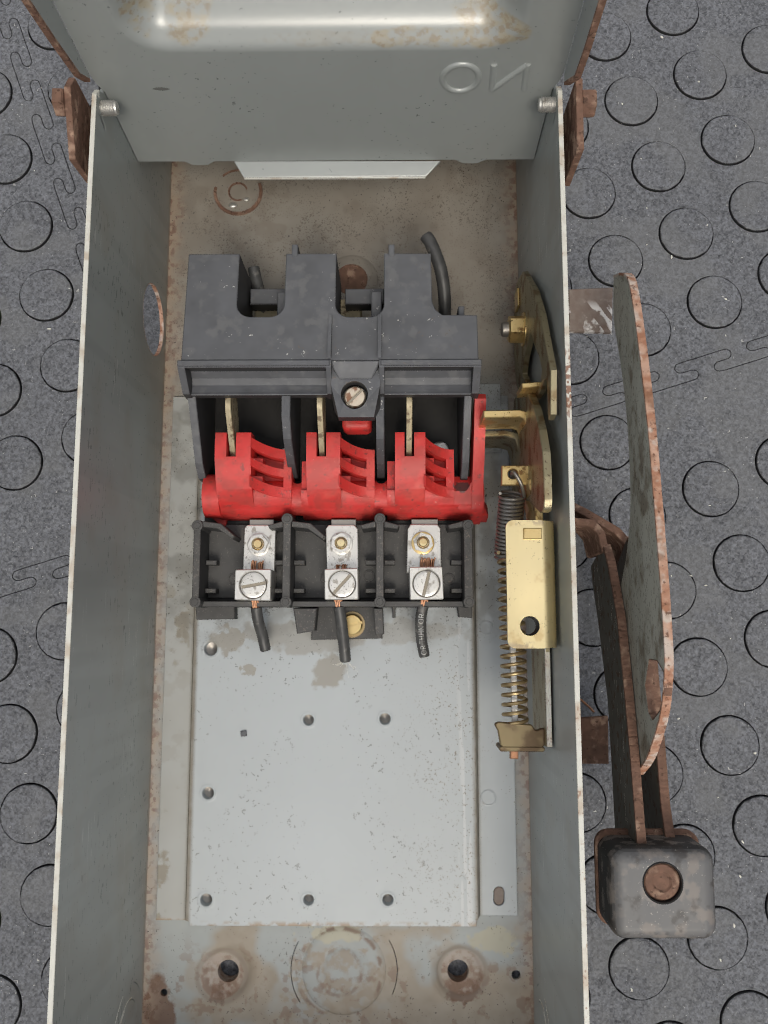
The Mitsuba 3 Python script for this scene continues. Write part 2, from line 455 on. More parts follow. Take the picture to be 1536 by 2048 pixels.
def gold_fn(p, n, uv):
    P = p * 1000.0
    c = mix((0.78, 0.58, 0.26), (0.62, 0.46, 0.22), F(P, 0.1, 3))
    c = mix(c, (0.42, 0.26, 0.09), smoothstep(0.50, 0.68, F(P, 0.16, 9)) * 0.7)
    c = mix(c, (0.20, 0.09, 0.03), smoothstep(0.63, 0.76, F(P, 0.35, 19)) * 0.8)
    return mix(c, (0.10, 0.06, 0.03), specks(P, 0.9, 0.74, 50) * 0.8)


def goldplate_fn(p, n, uv):
    P = p * 1000.0
    c = mix((0.86, 0.70, 0.38), (0.80, 0.66, 0.38), F(P, 0.1, 3))
    c = mix(c, (0.55, 0.36, 0.15), smoothstep(0.60, 0.74, F(P, 0.16, 9)) * 0.5)
    c = mix(c, (0.38, 0.30, 0.22), smoothstep(1.5, 3.5, dr.abs(P.y - 12) - 18) * smoothstep(0.45, 0.6, F(P, 0.5, 19)) * 0.6)
    return mix(c, (0.14, 0.08, 0.04), specks(P, 1.1, 0.73, 50) * 0.7)


def gold_rough(p, n, uv):
    P = p * 1000.0
    return 0.28 + 0.3 * smoothstep(0.5, 0.7, F(P, 0.16, 9))


def olive_fn(p, n, uv):
    P = p * 1000.0
    c = mix((0.36, 0.32, 0.21), (0.26, 0.22, 0.135), F(P, 0.12, 3))
    c = mix(c, (0.16, 0.09, 0.035), smoothstep(0.5, 0.68, F(P, 0.2, 9)) * 0.75)
    return mix(c, (0.08, 0.05, 0.03), specks(P, 0.9, 0.70, 50) * 0.8)


def tin_fn(p, n, uv):
    P = p * 1000.0
    c = mix((0.70, 0.69, 0.665), (0.62, 0.60, 0.57), F(P, 0.3, 3))
    c = mix(c, (0.30, 0.27, 0.23), smoothstep(0.60, 0.74, F(P, 0.42, 9)) * 0.8)
    return mix(c, (0.12, 0.10, 0.08), specks(P, 1.3, 0.74, 50) * 0.8)


def screw_fn(p, n, uv):
    P = p * 1000.0
    c = mix((0.78, 0.70, 0.58), (0.62, 0.50, 0.38), F(P, 0.4, 3))
    return mix(c, (0.24, 0.09, 0.04), smoothstep(0.52, 0.66, F(P, 0.4, 17)) * 0.85)


def blade_fn(p, n, uv):
    P = p * 1000.0
    c = mix((0.46, 0.40, 0.27), (0.30, 0.25, 0.16), F(P, 0.3, 3))
    return mix(c, (0.12, 0.08, 0.05), smoothstep(0.55, 0.7, F(P, 0.5, 9)) * 0.8)


def mat_fn(p, n, uv):
    P = p * 1000.0
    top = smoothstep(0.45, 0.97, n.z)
    c = mix((0.105, 0.109, 0.122), (0.145, 0.150, 0.168), F(P, 0.02, 3))
    g = noise(P.x * 0.85, P.y * 0.85, 5.0) * 0.5 + noise(P.x * 1.7, P.y * 1.7, 7.0) * 0.5
    c = c * (0.30 + 1.28 * g)
    c = mix(c, (0.26, 0.26, 0.265), smoothstep(0.84, 0.95, noise(P.x * 1.6, P.y * 1.6, 9.0)) * smoothstep(0.4, 0.6, fbm(P.x * 0.04, P.y * 0.04, 2.0)) * 0.4)
    c = mix(c, (0.155, 0.157, 0.162), smoothstep(0.5, 0.7, fbm(P.x * 0.05, P.y * 0.05, 12.0)) * 0.4)
    c = mix(c, (0.5, 0.49, 0.47), smoothstep(0.94, 0.97, noise(P.x * 1.1, P.y * 1.1, 19.0)) * smoothstep(0.5, 0.6, noise(P.x * 0.09, P.y * 0.09, 1.0)) * 0.8)
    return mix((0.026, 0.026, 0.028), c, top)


def mat_bump(p, n, uv):
    P = p * 1000.0
    return noise(P.x * 0.9, P.y * 0.9, 2.0) * 0.6 + noise(P.x * 2.0, P.y * 2.0, 4.0) * 0.4


def wire_fn(p, n, uv):
    P = p * 1000.0
    c = mix((0.030, 0.030, 0.032), (0.075, 0.075, 0.075), F(P, 0.3, 3))
    return mix(c, (0.16, 0.15, 0.14), smoothstep(0.62, 0.75, F(P, 0.35, 13)) * 0.6)


def knob_fn(p, n, uv):
    P = p * 1000.0
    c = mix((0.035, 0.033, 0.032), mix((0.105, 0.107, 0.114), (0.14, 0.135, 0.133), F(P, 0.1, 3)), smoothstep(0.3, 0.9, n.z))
    c = mix(c, (0.22, 0.19, 0.17), smoothstep(0.48, 0.68, F(P, 0.25, 12, 5)) * 0.6)
    c = mix(c, (0.035, 0.028, 0.024), smoothstep(0.55, 0.7, F(P, 0.22, 25)) * 0.6)
    return mix(c, (0.3, 0.28, 0.26), specks(P, 1.0, 0.80, 25))


def copper_fn(p, n, uv):
    P = p * 1000.0
    return mix((0.50, 0.25, 0.14), (0.22, 0.11, 0.07), F(P, 0.9, 3))


scene['m_paint'] = principled(paint_fn, 0.34, clearcoat=0.6, clearcoat_gloss=0.85)
scene['m_lid'] = principled(lid_fn, 0.36, spec=1.0, clearcoat=1.0, clearcoat_gloss=0.55)
scene['m_rim'] = principled(rim_fn, 0.5)
scene['m_floor'] = principled(floor_fn, 0.55)
scene['m_plate'] = principled(plate_fn, 0.42)
scene['m_rust'] = principled(rust_fn, 0.85, spec=0.3, bump=lambda p, n, uv: fbm(p.x * 900, p.y * 900, p.z * 900, 3), bump_scale=0.0006)
scene['m_rustedge'] = principled(rustedge_fn, 0.8, spec=0.3, bump=lambda p, n, uv: fbm(p.x * 900 + 5, p.y * 900, p.z * 900, 3), bump_scale=0.0004)
scene['m_guard'] = principled(guard_fn, 0.6)
scene['m_arm'] = principled(arm_fn, 0.62)
scene['m_scuff'] = principled(scuff_fn, 0.5)
scene['m_black'] = principled(black_fn, 0.55)
scene['m_base'] = principled(base_fn, 0.6)
scene['m_red'] = principled(red_fn, 0.5)
scene['m_gold'] = principled(gold_fn, gold_rough, metallic=0.85)
scene['m_goldplate'] = principled(goldplate_fn, 0.27, metallic=0.9, bump=lambda p, n, uv: fbm(p.x * 45 + 3, p.y * 30, 2.0, 2), bump_scale=0.0022)
scene['m_olive'] = principled(olive_fn, 0.42, metallic=0.7)
scene['m_tin'] = principled(tin_fn, 0.42, metallic=0.8)
scene['m_screw'] = principled(screw_fn, 0.38, metallic=0.8)
scene['m_blade'] = principled(blade_fn, 0.5, metallic=0.4)
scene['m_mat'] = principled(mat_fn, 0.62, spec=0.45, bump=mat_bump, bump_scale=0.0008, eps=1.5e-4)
scene['m_wire'] = principled(wire_fn, 0.45)
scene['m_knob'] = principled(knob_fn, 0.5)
scene['m_copper'] = principled(copper_fn, 0.45, metallic=0.6)
scene['m_print'] = principled(lambda p, n, uv: mix((0.40, 0.40, 0.39), (0.10, 0.10, 0.10), smoothstep(0.5, 0.68, F(p * 1000.0, 0.8, 3))), 0.7)
scene['m_steel'] = principled((0.30, 0.28, 0.26), 0.45, metallic=0.8)
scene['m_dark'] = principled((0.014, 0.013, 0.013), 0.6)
scene['m_brass'] = principled(lambda p, n, uv: mix((0.46, 0.36, 0.20), (0.24, 0.17, 0.09), F(p * 1000.0, 0.25, 3)), 0.4, metallic=0.75)
scene['m_slot_shade'] = principled((0.30, 0.265, 0.215), 0.8)  # darker tone that stands for the shade inside screw slots
scene['m_darkolive'] = principled(lambda p, n, uv: mix((0.20, 0.155, 0.085), (0.10, 0.065, 0.035), smoothstep(0.4, 0.65, F(p * 1000.0, 0.2, 3))), 0.5, metallic=0.5)
scene['m_crumb'] = principled((0.62, 0.60, 0.55), 0.8)

# ------------------------------------------------------------------ floor: interlocking rubber tiles with raised coin studs
floor = thing('floor', 'dark grey rubber coin-stud floor tiles with jigsaw joints under the switch box', 'floor', kind='structure')
MATZ = -9.2


def jigsaw(p0, d, count0, count1, L=36.0, A=9.6, flip=1):
    """The joint line from p0 along d: per period a long run on one side, an undercut turn, a long run on the other side."""
    d = np.asarray(d, float)
    d /= np.linalg.norm(d)
    q = np.array([d[1], -d[0]]) * flip
    unit = [(.02, .5), (.3, .5), (.6, .5), (.655, .42), (.68, .25), (.655, .08), (.60, 0), (.48, 0), (.425, -.08), (.40, -.25), (.425, -.42), (.48, -.5), (.8, -.5), (1.10, -.5), (1.155, -.42), (1.18, -.25), (1.155, -.08), (1.10, 0), (.98, 0), (.925, .08), (.90, .25), (.925, .42)]
    pts = []
    for k in range(count0, count1):
        for s, t in unit:
            pts.append(np.asarray(p0) + d * (k + s) * L + q * t * A)
    return smooth_path(pts, 3)


va = np.array([(-173.7, 243.7), (-158, 201.6)])
ha = np.array([(154.4, 120.5)])
dv, dh = va[1] - va[0], np.array([(183.1, 128.2), (-167.6, 17.4)])
dh = dh[0] - dh[1]
dv = dv / np.linalg.norm(dv)
dh = dh / np.linalg.norm(dh)
vline = jigsaw(va[0] - dv * 2, dv, -26, 34)
hline = jigsaw(ha[0], dh, -36, 30)
big = sbox(-700, -700, 700, 700)
gap = unary_union([LineString(vline).buffer(0.09, quad_segs=2), LineString(hline).buffer(0.09, quad_segs=2)])
pieces = sorted([g for g in big.difference(gap).geoms if g.area > 5000], key=lambda g: (round(g.centroid.x), g.centroid.y))
add('underlay', bx(-3000, 3000, -3000, 3000, MATZ - 6, MATZ - 3, 0), 'm_dark', floor)



def stud(x, y, r=12.75, n=40):
    a = np.arange(n) / n * 2 * np.pi
    jit = 1 + 0.008 * rng.standard_normal(n)
    rows = [np.c_[x + r * k * np.cos(a) * jit, y + r * k * np.sin(a) * jit, np.full(n, z)] for k, z in ((1.0, MATZ - 2.8), (1.0, MATZ + 0.35), (0.985, MATZ + 0.8), (0.95, MATZ + 1.05), (0.90, MATZ + 1.12))]
    v = np.vstack([*rows, [[x, y, MATZ + 1.12]]])
    i, f = np.arange(n), []
    j = np.roll(i, -1)
    for L in range(4):
        f += [np.c_[i, j, j + n] + L * n, np.c_[i, j + n, i + n] + L * n]
    f.append(np.c_[i + 4 * n, j + 4 * n, np.full(n, 5 * n)])
    return trimesh.Trimesh(v, np.vstack(f), process=False)


studs_at = {0: ((129.5, 218.5), (34.4, 13.6), (11.9, -34.5)), 1: ((-179.0, 189.4), (34.4, 12.1), (11.9, -35.0)), 2: ((-173.5, -51.7), (34.1, 11.1), (11.1, -34.6)),
            3: ([(147, 59.4)][0], (34.4, 12.4), (12.4, -34.4))}
for g in pieces:
    k = int(np.argmin([Point(*c).distance(g) for c in ((140, 200), (-190, 160), (-175, -90), (160, -90))]))
    o, a, b = (np.array(v, float) for v in studs_at[k])
    inner, spots = g.buffer(-1.6), []
    for i in range(-22, 23):
        for j in range(-22, 23):
            x, y = o + i * a + j * b
            if not (-215 < x < 205 and -205 < y < 310) or (-92 < x < 46 and y < 180):
                continue
            if inner.contains(Point(x, y).buffer(13.3, quad_segs=4)):
                spots.append((x, y))
    rings = [Point(x, y).buffer(13.15, quad_segs=10) for x, y in spots]
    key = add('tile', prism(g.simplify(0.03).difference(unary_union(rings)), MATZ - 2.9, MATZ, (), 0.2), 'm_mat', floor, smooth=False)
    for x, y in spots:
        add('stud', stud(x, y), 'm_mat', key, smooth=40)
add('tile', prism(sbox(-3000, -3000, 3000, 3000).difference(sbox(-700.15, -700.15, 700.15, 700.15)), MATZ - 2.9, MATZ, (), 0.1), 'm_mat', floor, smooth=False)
crumbs = []
for x, y in [(120.9, 222), (122.7, 196.6), (151.3, 187.8), (150.8, 262.4), (121.9, 178), (157.3, 132.6), (152.1, -9.2), (133.5, 171.7), (145.8, 51.5), (136.7, 64.9), (158.3, 150.6), (147.2, -132), (143, -78.5), (160.3, -59.4), (135.7, 19.2), (-175.9, 217.8), (-157.2, 233.2), (-164.4, 137.2), (167.7, 238.8), (112.8, 250.9), (133.7, 286.4), (142.2, 14.8), (126.7, 19.2), (127.2, -44.5), (140.6, -146.1), (102, -158.2), (150.9, -111.6), (130.8, -111.7), (152.8, -97.2)]:
    s = rng.uniform(0.25, 0.6)
    m = trimesh.creation.icosphere(1, s)
    m.vertices *= [rng.uniform(1, 2.0), rng.uniform(0.6, 1.1), 0.6]
    m.apply_transform(trimesh.transformations.rotation_matrix(rng.uniform(0, 6), [0, 0, 1]))
    m.apply_translation([x, y, MATZ + 1.2])
    crumbs.append(m)
for _ in range(120):
    x, y = rng.uniform(-210, 200), rng.uniform(-190, 300)
    if -112 < x < 64:
        continue
    m = trimesh.creation.icosphere(0, rng.uniform(0.10, 0.24))
    m.apply_translation([x, y, MATZ + 0.1])
    crumbs.append(m)
add('crumb', join(*crumbs), 'm_crumb', label='pale grit scattered over the dark rubber floor', category='grit', kind='stuff', smooth=False)

# ------------------------------------------------------------------ the enclosure
box_ = thing('switch_enclosure', 'open grey painted steel switch box with rust-specked rims and lid raised', 'switch box')
XL, XR, H = -106.0, 58.6, 98.0
holes = [(-70.5, -148.9), (27.2, -148.4)]
feet = [Point(*h).buffer(13.0, quad_segs=12) for h in holes]
small = [Point(*h).buffer(r, quad_segs=8) for h, r in zip([(-97.2, -157), (51.5, -149.3)], (1.5, 1.9))]
kx, ky = [(-21.1, -147.7)][0]


def arc(cx, cy, r, a0, a1, w=0.16):
    a = np.radians(np.linspace(a0, a1, 24))
    return LineString(np.c_[cx + r * np.cos(a), cy + r * np.sin(a)]).buffer(w, quad_segs=2)


cuts = [arc(kx, ky, 22.5, -25, 32), arc(kx, ky, 22.5, 150, 215)]
panel = sbox(XL - 1.6, -215, XR + 1.6, 222).difference(unary_union(feet + small + cuts + [Point(kx, ky).buffer(17.75, quad_segs=16)]))
add('knockout', lathe([(17.74, -1.5), (17.7, -0.15), (16.6, 0.2), (15.0, 0.3), (11.4, 0.3), (9.9, 0.1), (9.2, -0.08), (8.4, 0.15), (7.0, 0.4), (0, 0.42)], (kx, ky, 0), 64), 'm_floor', box_, label='round stamped knockout at the bottom end of the back panel')
add('back_panel', prism(panel, -1.6, 0, (), 0), 'm_floor', box_)
for x, y in holes:
    d = add('mounting_dimple', lathe([(13.02, 0.0), (12.4, 0.05), (10.6, -0.25), (9.2, -1.1), (8.2, -1.5), (4.6, -1.55), (4.45, -1.7), (4.45, -7.8)], (x, y, 0), 48), 'm_floor', box_)
    scene[d]['flip_normals'] = False
side_cut = (131.0, 20.0, 15.8)
wl = [(-215, 0), (222, 0), (222, 90), (194, 90), (190.5, 92), (189, 95.5), (186, H), (-215, H)]
kyL, kzL = -165.0, 20.5
kcutL = [arc(kyL, kzL, r, a0, a1, 0.16) for r, a0, a1 in ((19, 20, 160), (19, 200, 340), (13, -70, 80), (13, 100, 250))]
slotL = LineString([(180.5, 92.4), (179, 88.5)]).buffer(1.1)
wpoly = Polygon(wl).difference(unary_union([Point(side_cut[0], side_cut[1]).buffer(side_cut[2], quad_segs=16), slotL] + kcutL))
add('left_wall', xplate(wpoly, XL - 1.6, XL, (), 0.12), 'm_paint', box_)
ang = np.linspace(0, 2 * np.pi, 49)
ring = [(math.cos(a) * (side_cut[2] + 0.01) + side_cut[0], math.sin(a) * (side_cut[2] + 0.01) + side_cut[1]) for a in ang[:-1]]
ring2 = [(math.cos(a) * (side_cut[2] - 0.15) + side_cut[0], math.sin(a) * (side_cut[2] - 0.15) + side_cut[1]) for a in ang[:-1]]
add('cable_hole_edge', xplate(ring, XL - 1.65, XL + 0.01, [ring2], 0.0), 'm_rustedge', box_, label='rusty bare edge of the round cable hole in the left wall')
kcutR = [arc(kyL, kzL, r, a0, a1, 0.16) for r, a0, a1 in ((19, 20, 160), (19, 200, 340), (13, -70, 80), (13, 100, 250))]
wpolyR = Polygon(wl).difference(unary_union([LineString([(180.9, 92.9), (179.2, 88.9)]).buffer(0.9)] + kcutR))
add('right_wall', xplate(wpolyR, XR + 1.6, XR, (), 0.12), 'm_paint', box_)
for x0, x1 in ((XL - 0.5, XL + 0.06), (XR + 0.5, XR - 0.06)):
    for r, a0, a1 in ((19.5, 22, 100), (19.4, 112, 158), (13.5, -20, 60), (13.4, 105, 180), (12.4, 20, 75)):
        add('knockout_scratch', xplate(arc(kyL, kzL, r, a0, a1, 0.24), x0, x1), 'm_rim', box_)
for x0, x1 in ((XL - 1.65, XL + 0.05), (XR - 0.05, XR + 1.65)):
    w = join(bx(x0, x1, -215, 186, H, H + 0.35, 0.15), prism([(x0, 186.01), (x1, 186.01), (x1, 189.2), (x0, 189.2)], H - 2.4, H + 0.35, (), 0.1, top=lambda x, y: -(y - 186) * 0.75))
    add('wall_rim', w, 'm_rim', box_, label='bare pale rim along the top of the left wall' if x0 < 0 else 'rust-flecked pale rim along the top of the right wall')
add('lower_end_wall', bx(XL, XR, -215, -213.4, 0.004, H), 'm_paint', box_)
add('upper_end_wall', bx(XL, XR, 220.2, 221.8, 0.004, 89), 'm_paint', box_)

add('added_end_cover', bx(XL - 1.5, XR + 1.5, 194.5, 223.0, 90.2, 91.8), 'm_paint', box_)  # unseen plate behind the lid, added to keep light off the floor there

# round knockout and weld blob on the back panel
kx2, ky2 = [(-73.8, 201.4)][0]
add('knockout', lathe([(10.4, 0.0), (10.3, 0.85), (7.0, 0.7), (4.4, 0.9), (4.3, 0.2), (0.0, 0.2)], (kx2, ky2, 0), 48), 'm_floor', box_, label='round rusty knockout plug under the edge of the lid')
kr = arc(kx2, ky2, 10.9, -190, 20, 0.75).union(arc(kx2, ky2, 10.9, 45, 130, 0.5))
add('rust_ring', prism(kr, 0.02, 1.05, (), 0.2), 'm_rust', box_)
add('rust_ring', prism(arc(kx2, ky2, 4.4, 20, 290, 0.4), 0.5, 1.0, (), 0.1), 'm_rust', box_)
for (x, y), s in zip([(-76.1, 194.4), (-69.8, 197.4)], (1.5, 1.0)):
    m = trimesh.creation.icosphere(2, s)
    m.vertices *= [1.3, 0.9, 0.5]
    m.apply_translation([x, y, 1.0])
    add('weld_spot', m, 'm_tin', box_)
kx3, ky3 = [(-19.5, 157.3)][0]
bs = add('boss', lathe([(12.5, 0.0), (11.8, 0.5), (9.0, 0.9), (7.6, 1.0)], (kx3, ky3, 0), 48), 'm_floor', box_)
add('rusty_core', lathe([(7.6, 1.0), (7.2, 0.5), (0, 0.4)], (kx3, ky3, 0), 32), 'm_rust', bs)

# mounting plate: raised centre with a lower flange on each side
mp_c = [(-86, -128.2), (32.9, -127.5), (32.9, -125.7), (35.4, -124.3), (34.5, 7.9), (35.7, 97.9), (-93.3, 98.3)]
mp_c = [(-86.0, -128.2), (34.6, -128.0), (34.6, -126.0), (35.3, -125.2), (35.3, 101), (-87.6, 101), (-87.6, -126.0), (-86.0, -126.8)]
pholes = [(x, y, r) for (x, y), r in zip([(-80, -13.4), (-36.8, -43.7), (-3.7, -43.2), (-79.5, -74.3), (-79.1, -117.8), (-35.9, -117.6), (-2.5, -117.5)], (2.9, 2.3, 2.4, 2.5, 2.5, 2.2, 2.3))]
plate = Polygon(mp_c).difference(unary_union([Point(x, y).buffer(r, quad_segs=8) for x, y, r in pholes]))
mplate = add('mounting_plate', prism(plate, 4.4, 6.0, (), 0.25), 'm_plate', box_, label='light grey raised plate with drilled holes, below the black switch block')
for x, y, r in pholes:
    add('hole_lip', lathe([(r + 1.6, 5.99), (r + 0.9, 6.10), (r + 0.1, 5.7), (r - 0.1, 5.0), (r - 0.1, 1.5)], (x, y, 0), 28), 'm_plate', mplate)
    add('screw_dimple', lathe([(r + 0.6, 4.35), (r + 0.5, 2.0), (r * 0.5, 1.2), (0, 1.0)], (x, y, 0), 24), 'm_steel', mplate)  # darker disc, the shadow inside the hole put into its colour
lf = [(-101.2, -127.4), (-88.6, -127.4), (-88.6, 101), (-101.2, 101)]
rf = [(36.4, -125.0), (52.4, -125.0), (52.4, 101), (36.4, 101)]
slot = LineString([(44.7, -115.6), (44.6, -118.7)]).buffer(2.3)
add('side_flange', prism(lf, 0.05, 1.8, (), 0.2), 'm_plate', mplate, label='stained narrow left flange of the mounting plate')
add('side_flange', prism(Polygon(rf).difference(slot), 0.05, 1.8, (), 0.2), 'm_plate', mplate)
add('slot_fill', prism(slot.buffer(-0.25), 0.05, 1.3, (), 0.1), 'm_scuff', mplate)
for x0, x1, s in ((-88.6, -87.6, 1), (36.4, 35.3, -1)):
    v = [(x0, 0.05), (x0, 1.8), (x1, 5.8), (x1 + s * 0.9, 5.8), (x1 + s * 0.9, 4.4), (x0 + s * 1.2, 0.05)]
    m = CrossSection([np.array(v if area2(np.array(v)) > 0 else v[::-1], float)]).extrude(226.0).rotate([90, 0, 0]).translate([0, 100.9, 0])
    add('step', m, 'm_plate', mplate)
for (x, y), r in zip([(40.8, -76.9), (40.9, -4.4), (42, 97.6)], (3.6, 3.4, 2.3)):
    add('rivet', lathe([(r, 1.75), (r * 0.97, 2.1), (r * 0.8, 2.2), (r * 0.75, 1.95), (0, 2.0)], (x, y, 0), 32), 'm_plate', mplate)
add('corner_tab', prism([(37.5, 106.3), (48.9, 106.3), (49.2, 74.4), (37, 74.4)], 1.85, 2.7, (), 0.2), 'm_plate', mplate)

# lid, standing up from its hinge at the far end
lid = 'switch_enclosure__lid'


def lidy(z):
    return 188.0 + 0.0854 * (np.asarray(z, float) - 50.0)


def lid_low(x):
    return np.interp(x, [-106, -86.5, -83.5, -77.5, -74.2, 19, 26, 29, 35, 38.5, 58], [50.3, 50.3, 47.8, 47.8, 50.3, 50.3, 50.3, 47.9, 47.9, 50.3, 50.3])


def lid_half(z):
    return np.interp(z, [0, 91, 95, 100, 600], [-105.7, -105.7, -107.2, -108.2, -108.2]), np.interp(z, [0, 91, 95, 100, 600], [58.2, 58.2, 60.0, 60.8, 60.8])


def sstep(a, b, x):
    t = np.clip((x - a) / (b - a), 0, 1)
    return t * t * (3 - 2 * t)


def lid_depth(x, z):
    def edge(in_):
        q = np.minimum.reduce([x + 92.0 - in_ * 0.6, 45.0 - x - in_ * 0.6])
        cz = z - 110.0 - in_
        r = 16.0
        k = np.minimum(q, cz)
        both = (q < r) & (cz < r)
        return np.where(both, r - np.hypot(np.clip(r - q, 0, None), np.clip(r - cz, 0, None)), k)
    d1, d2 = edge(0.0), edge(9.0)
    return 22.0 * sstep(0, 19.0, d1) - 1.8 * np.exp(-((d1 - 7.5) / 2.6) ** 2)


nx, zs = 150, np.r_[np.linspace(0, 1, 8), np.linspace(60, 160, 200)[1:], np.linspace(160, 420, 40)[1:]]
rows = []
for k, z in enumerate(zs):
    zz = 60.0 if k < 8 else z
    a, b = lid_half(zz)
    x = np.linspace(a, b, nx)
    zr = lid_low(x) * (1 - z) + 60.0 * z if k < 8 else np.full(nx, z)
    rows.append(np.c_[x, lidy(zr) + (lid_depth(x, zr) if k >= 8 else 0), zr])
front = np.vstack(rows)
m_ = len(rows)
i = (np.arange(m_ - 1)[:, None] * nx + np.arange(nx - 1)[None]).ravel()
quad = np.c_[i, i + 1, i + nx + 1, i + nx]
fr = np.vstack([quad[:, [0, 1, 2]], quad[:, [0, 2, 3]]])
nb = len(front)
border = np.r_[np.arange(nx), np.arange(1, m_) * nx + nx - 1, (m_ - 1) * nx + np.arange(nx - 2, -1, -1), np.arange(m_ - 2, 0, -1) * nx]
nxt = np.roll(border, -1)
side = np.vstack([np.c_[border, border + nb, nxt + nb], np.c_[border, nxt + nb, nxt]])
add('lid', trimesh.Trimesh(np.vstack([front, front + [0, 1.5, 0.0]]), np.vstack([fr, fr[:, ::-1] + nb, side]), process=False), 'm_lid', box_, label='raised lid seen from inside, with a pressed recess and mirrored ON lettering')
# lip along the lid's lower edge
lipx = [(-66.1, 188.2), (19.7, 188.1)]
lx0, lx1 = lipx[0][0], lipx[1][0]
lip = [(lx0, 188.4), (lx1, 188.0), (lx1 - 6.0, 181.9), (lx0 + 4.0, 181.9)]
add('lip', prism(lip, 48.2, 49.9, (), 0.35, top=lambda x, y: (y - 188) * 0.22), 'm_lid', lid)
add('lip_edge', bx(lx0 + 4.2, lx1 - 6.2, 181.45, 181.88, 47.2, 48.2, 0.1), 'm_rim', lid)
for s, xb, w in ((-1, -108.3, ((99, 1.5), (108, 6.5), (129, 10.8), (148, 14.0), (420, 15))), (1, 60.9, ((99, 4), (115, 14.0), (129, 15.5), (148, 16.0), (420, 16)))):
    back = [(float(lidy(z)) - 0.2, z) for z, _ in w]
    edge = [(float(lidy(z)) - k, z) for z, k in w]
    fl = add('flange', xplate(back + edge[::-1], xb, xb + s * 1.6), 'm_lid', lid)
    rim = LineString(edge).buffer(0.55, cap_style='flat')
    add('rusty_edge', xplate(rim, xb - s * 0.15, xb + s * 1.95), 'm_rust', lid)
earL = [(183, 106.5), (160.5, 99), (161, 82), (171, 71), (187, 78), (189, 103)]
earR = [(188, 102), (162, 101), (161.5, 77), (173, 66), (188, 74)]
add('hinge_ear', xplate(earL, -114.3, -112.0, (), 0.2), 'm_rust', lid, label='rusty hinge plate outside the left wall')
add('hinge_ear', xplate(earR, 66.6, 64.2, (), 0.2), 'm_rust', lid, label='rusty hinge plate outside the right wall')
for s, c in ((1, (-106.5, 184.2, 92.5)), (-1, (59.0, 184.4, 92.5))):
    prof = [(2.75, 0.0)]
    for k in range(9):
        prof += [(2.75, 0.3 + k * 0.62), (2.35, 0.6 + k * 0.62)]
    prof += [(2.2, 6.2), (0, 6.2)]
    add('hinge_bolt', lathe(prof, c, 24, 'x' if s > 0 else '-x'), 'm_tin', box_)
for (x0, x1), c in (((-118.0, -114.3), (179.5, 103.0)), ((66.6, 71.5), (181.0, 98.0))):
    add('bolt_head', xplate(circle(c[0], c[1], 5.0, 6), min(x0, x1), max(x0, x1), (), 0.5), 'm_rust', box_)
# mirrored lettering pressed into the lid, as ridges
ox, oz = [(24.3, 96.9)][0]
rx_ = ([(30.7, 96.8)][0][0] - [(17.8, 97)][0][0]) / 2
rz_ = ([(23.7, 103.4)][0][1] - [(24.8, 90.3)][0][1]) / 2


def ridge(pts):
    p = np.array([(x, float(lidy(z)) + 0.35, z) for x, z in pts])
    return tube(p, 1.3, 12)


t_ = np.linspace(0, 2 * np.pi, 41)
add('letter', ridge(np.c_[ox + rx_ * np.cos(t_), oz + rz_ * np.sin(t_)]), 'm_lid', lid, label='pressed letter O, left of the reversed N')
add('letter', join(ridge(np.array([(36.2, 91), (35.5, 103.3)])), ridge(np.array([(36.2, 91), (47.2, 103.2)])), ridge(np.array([(47.9, 90.9), (47.2, 103.2)]))), 'm_lid', lid, label='pressed reversed letter N, right of the O')

# ------------------------------------------------------------------ the black switch block
blk = thing('switch_block', 'black plastic three-pole switch block with red rotor and silver terminals', 'switch block')
add('base', join(bx(-83, 32.6, 4.6, 118, 6.05, 11.5), bx(-80, 30, 118, 128, 6.05, 20)), 'm_dark', blk)  # near-black copy of the black plastic, shade of the void put into colour


def topz(x, y):
    return -np.clip((y - 97.0) / (145.0 - 97.0), 0, 1) * 7.0


U = lambda cx, w, yt, yb, r: [(cx - w, yt), (cx - w, yb + r), *[(cx - w + r - r * math.cos(a), yb + r - r * math.sin(a)) for a in np.linspace(0.2, math.pi / 2, 6)], *[(cx + w - r + r * math.sin(a), yb + r - r * math.cos(a)) for a in np.linspace(0, math.pi / 2 - 0.2, 6)], (cx + w, yb + r), (cx + w, yt)]
outline = [(-82.3, 145.5), *U(-52.4, 9.4, 145.5, 117.6, 5.5), *U(-13.2, 9.6, 145.5, 117.4, 5.5), (15.2, 145.3), (15.4, 124), (16.6, 120.5), (19.2, 118.2), (33.0, 118.0), (33.0, 99.0), (-82.3, 99.0)]
# prongs reach down to the base, the rest is a shell
cover = add('cover', prism(outline, 49.6, 62.0, (), 0.35, top=lambda x, y: topz(x, y)), 'm_black', blk, label='slate-grey upper cover with two U-shaped notches')
for x0, x1 in ((-82.3, -61.8), (-43.0, -22.8), (-3.6, 15.2)):
    add('leg', bx(x0 + 0.02, x1 - 0.02, 119.0, 145.3, 22.0, 49.55, 0), 'm_black', cover)
add('back_wall', bx(-82.2, 32.9, 116.4, 118.9, 11.6, 49.55, 0), 'm_dark', cover)  # same plastic as the cover, darkened to paint in the shade inside
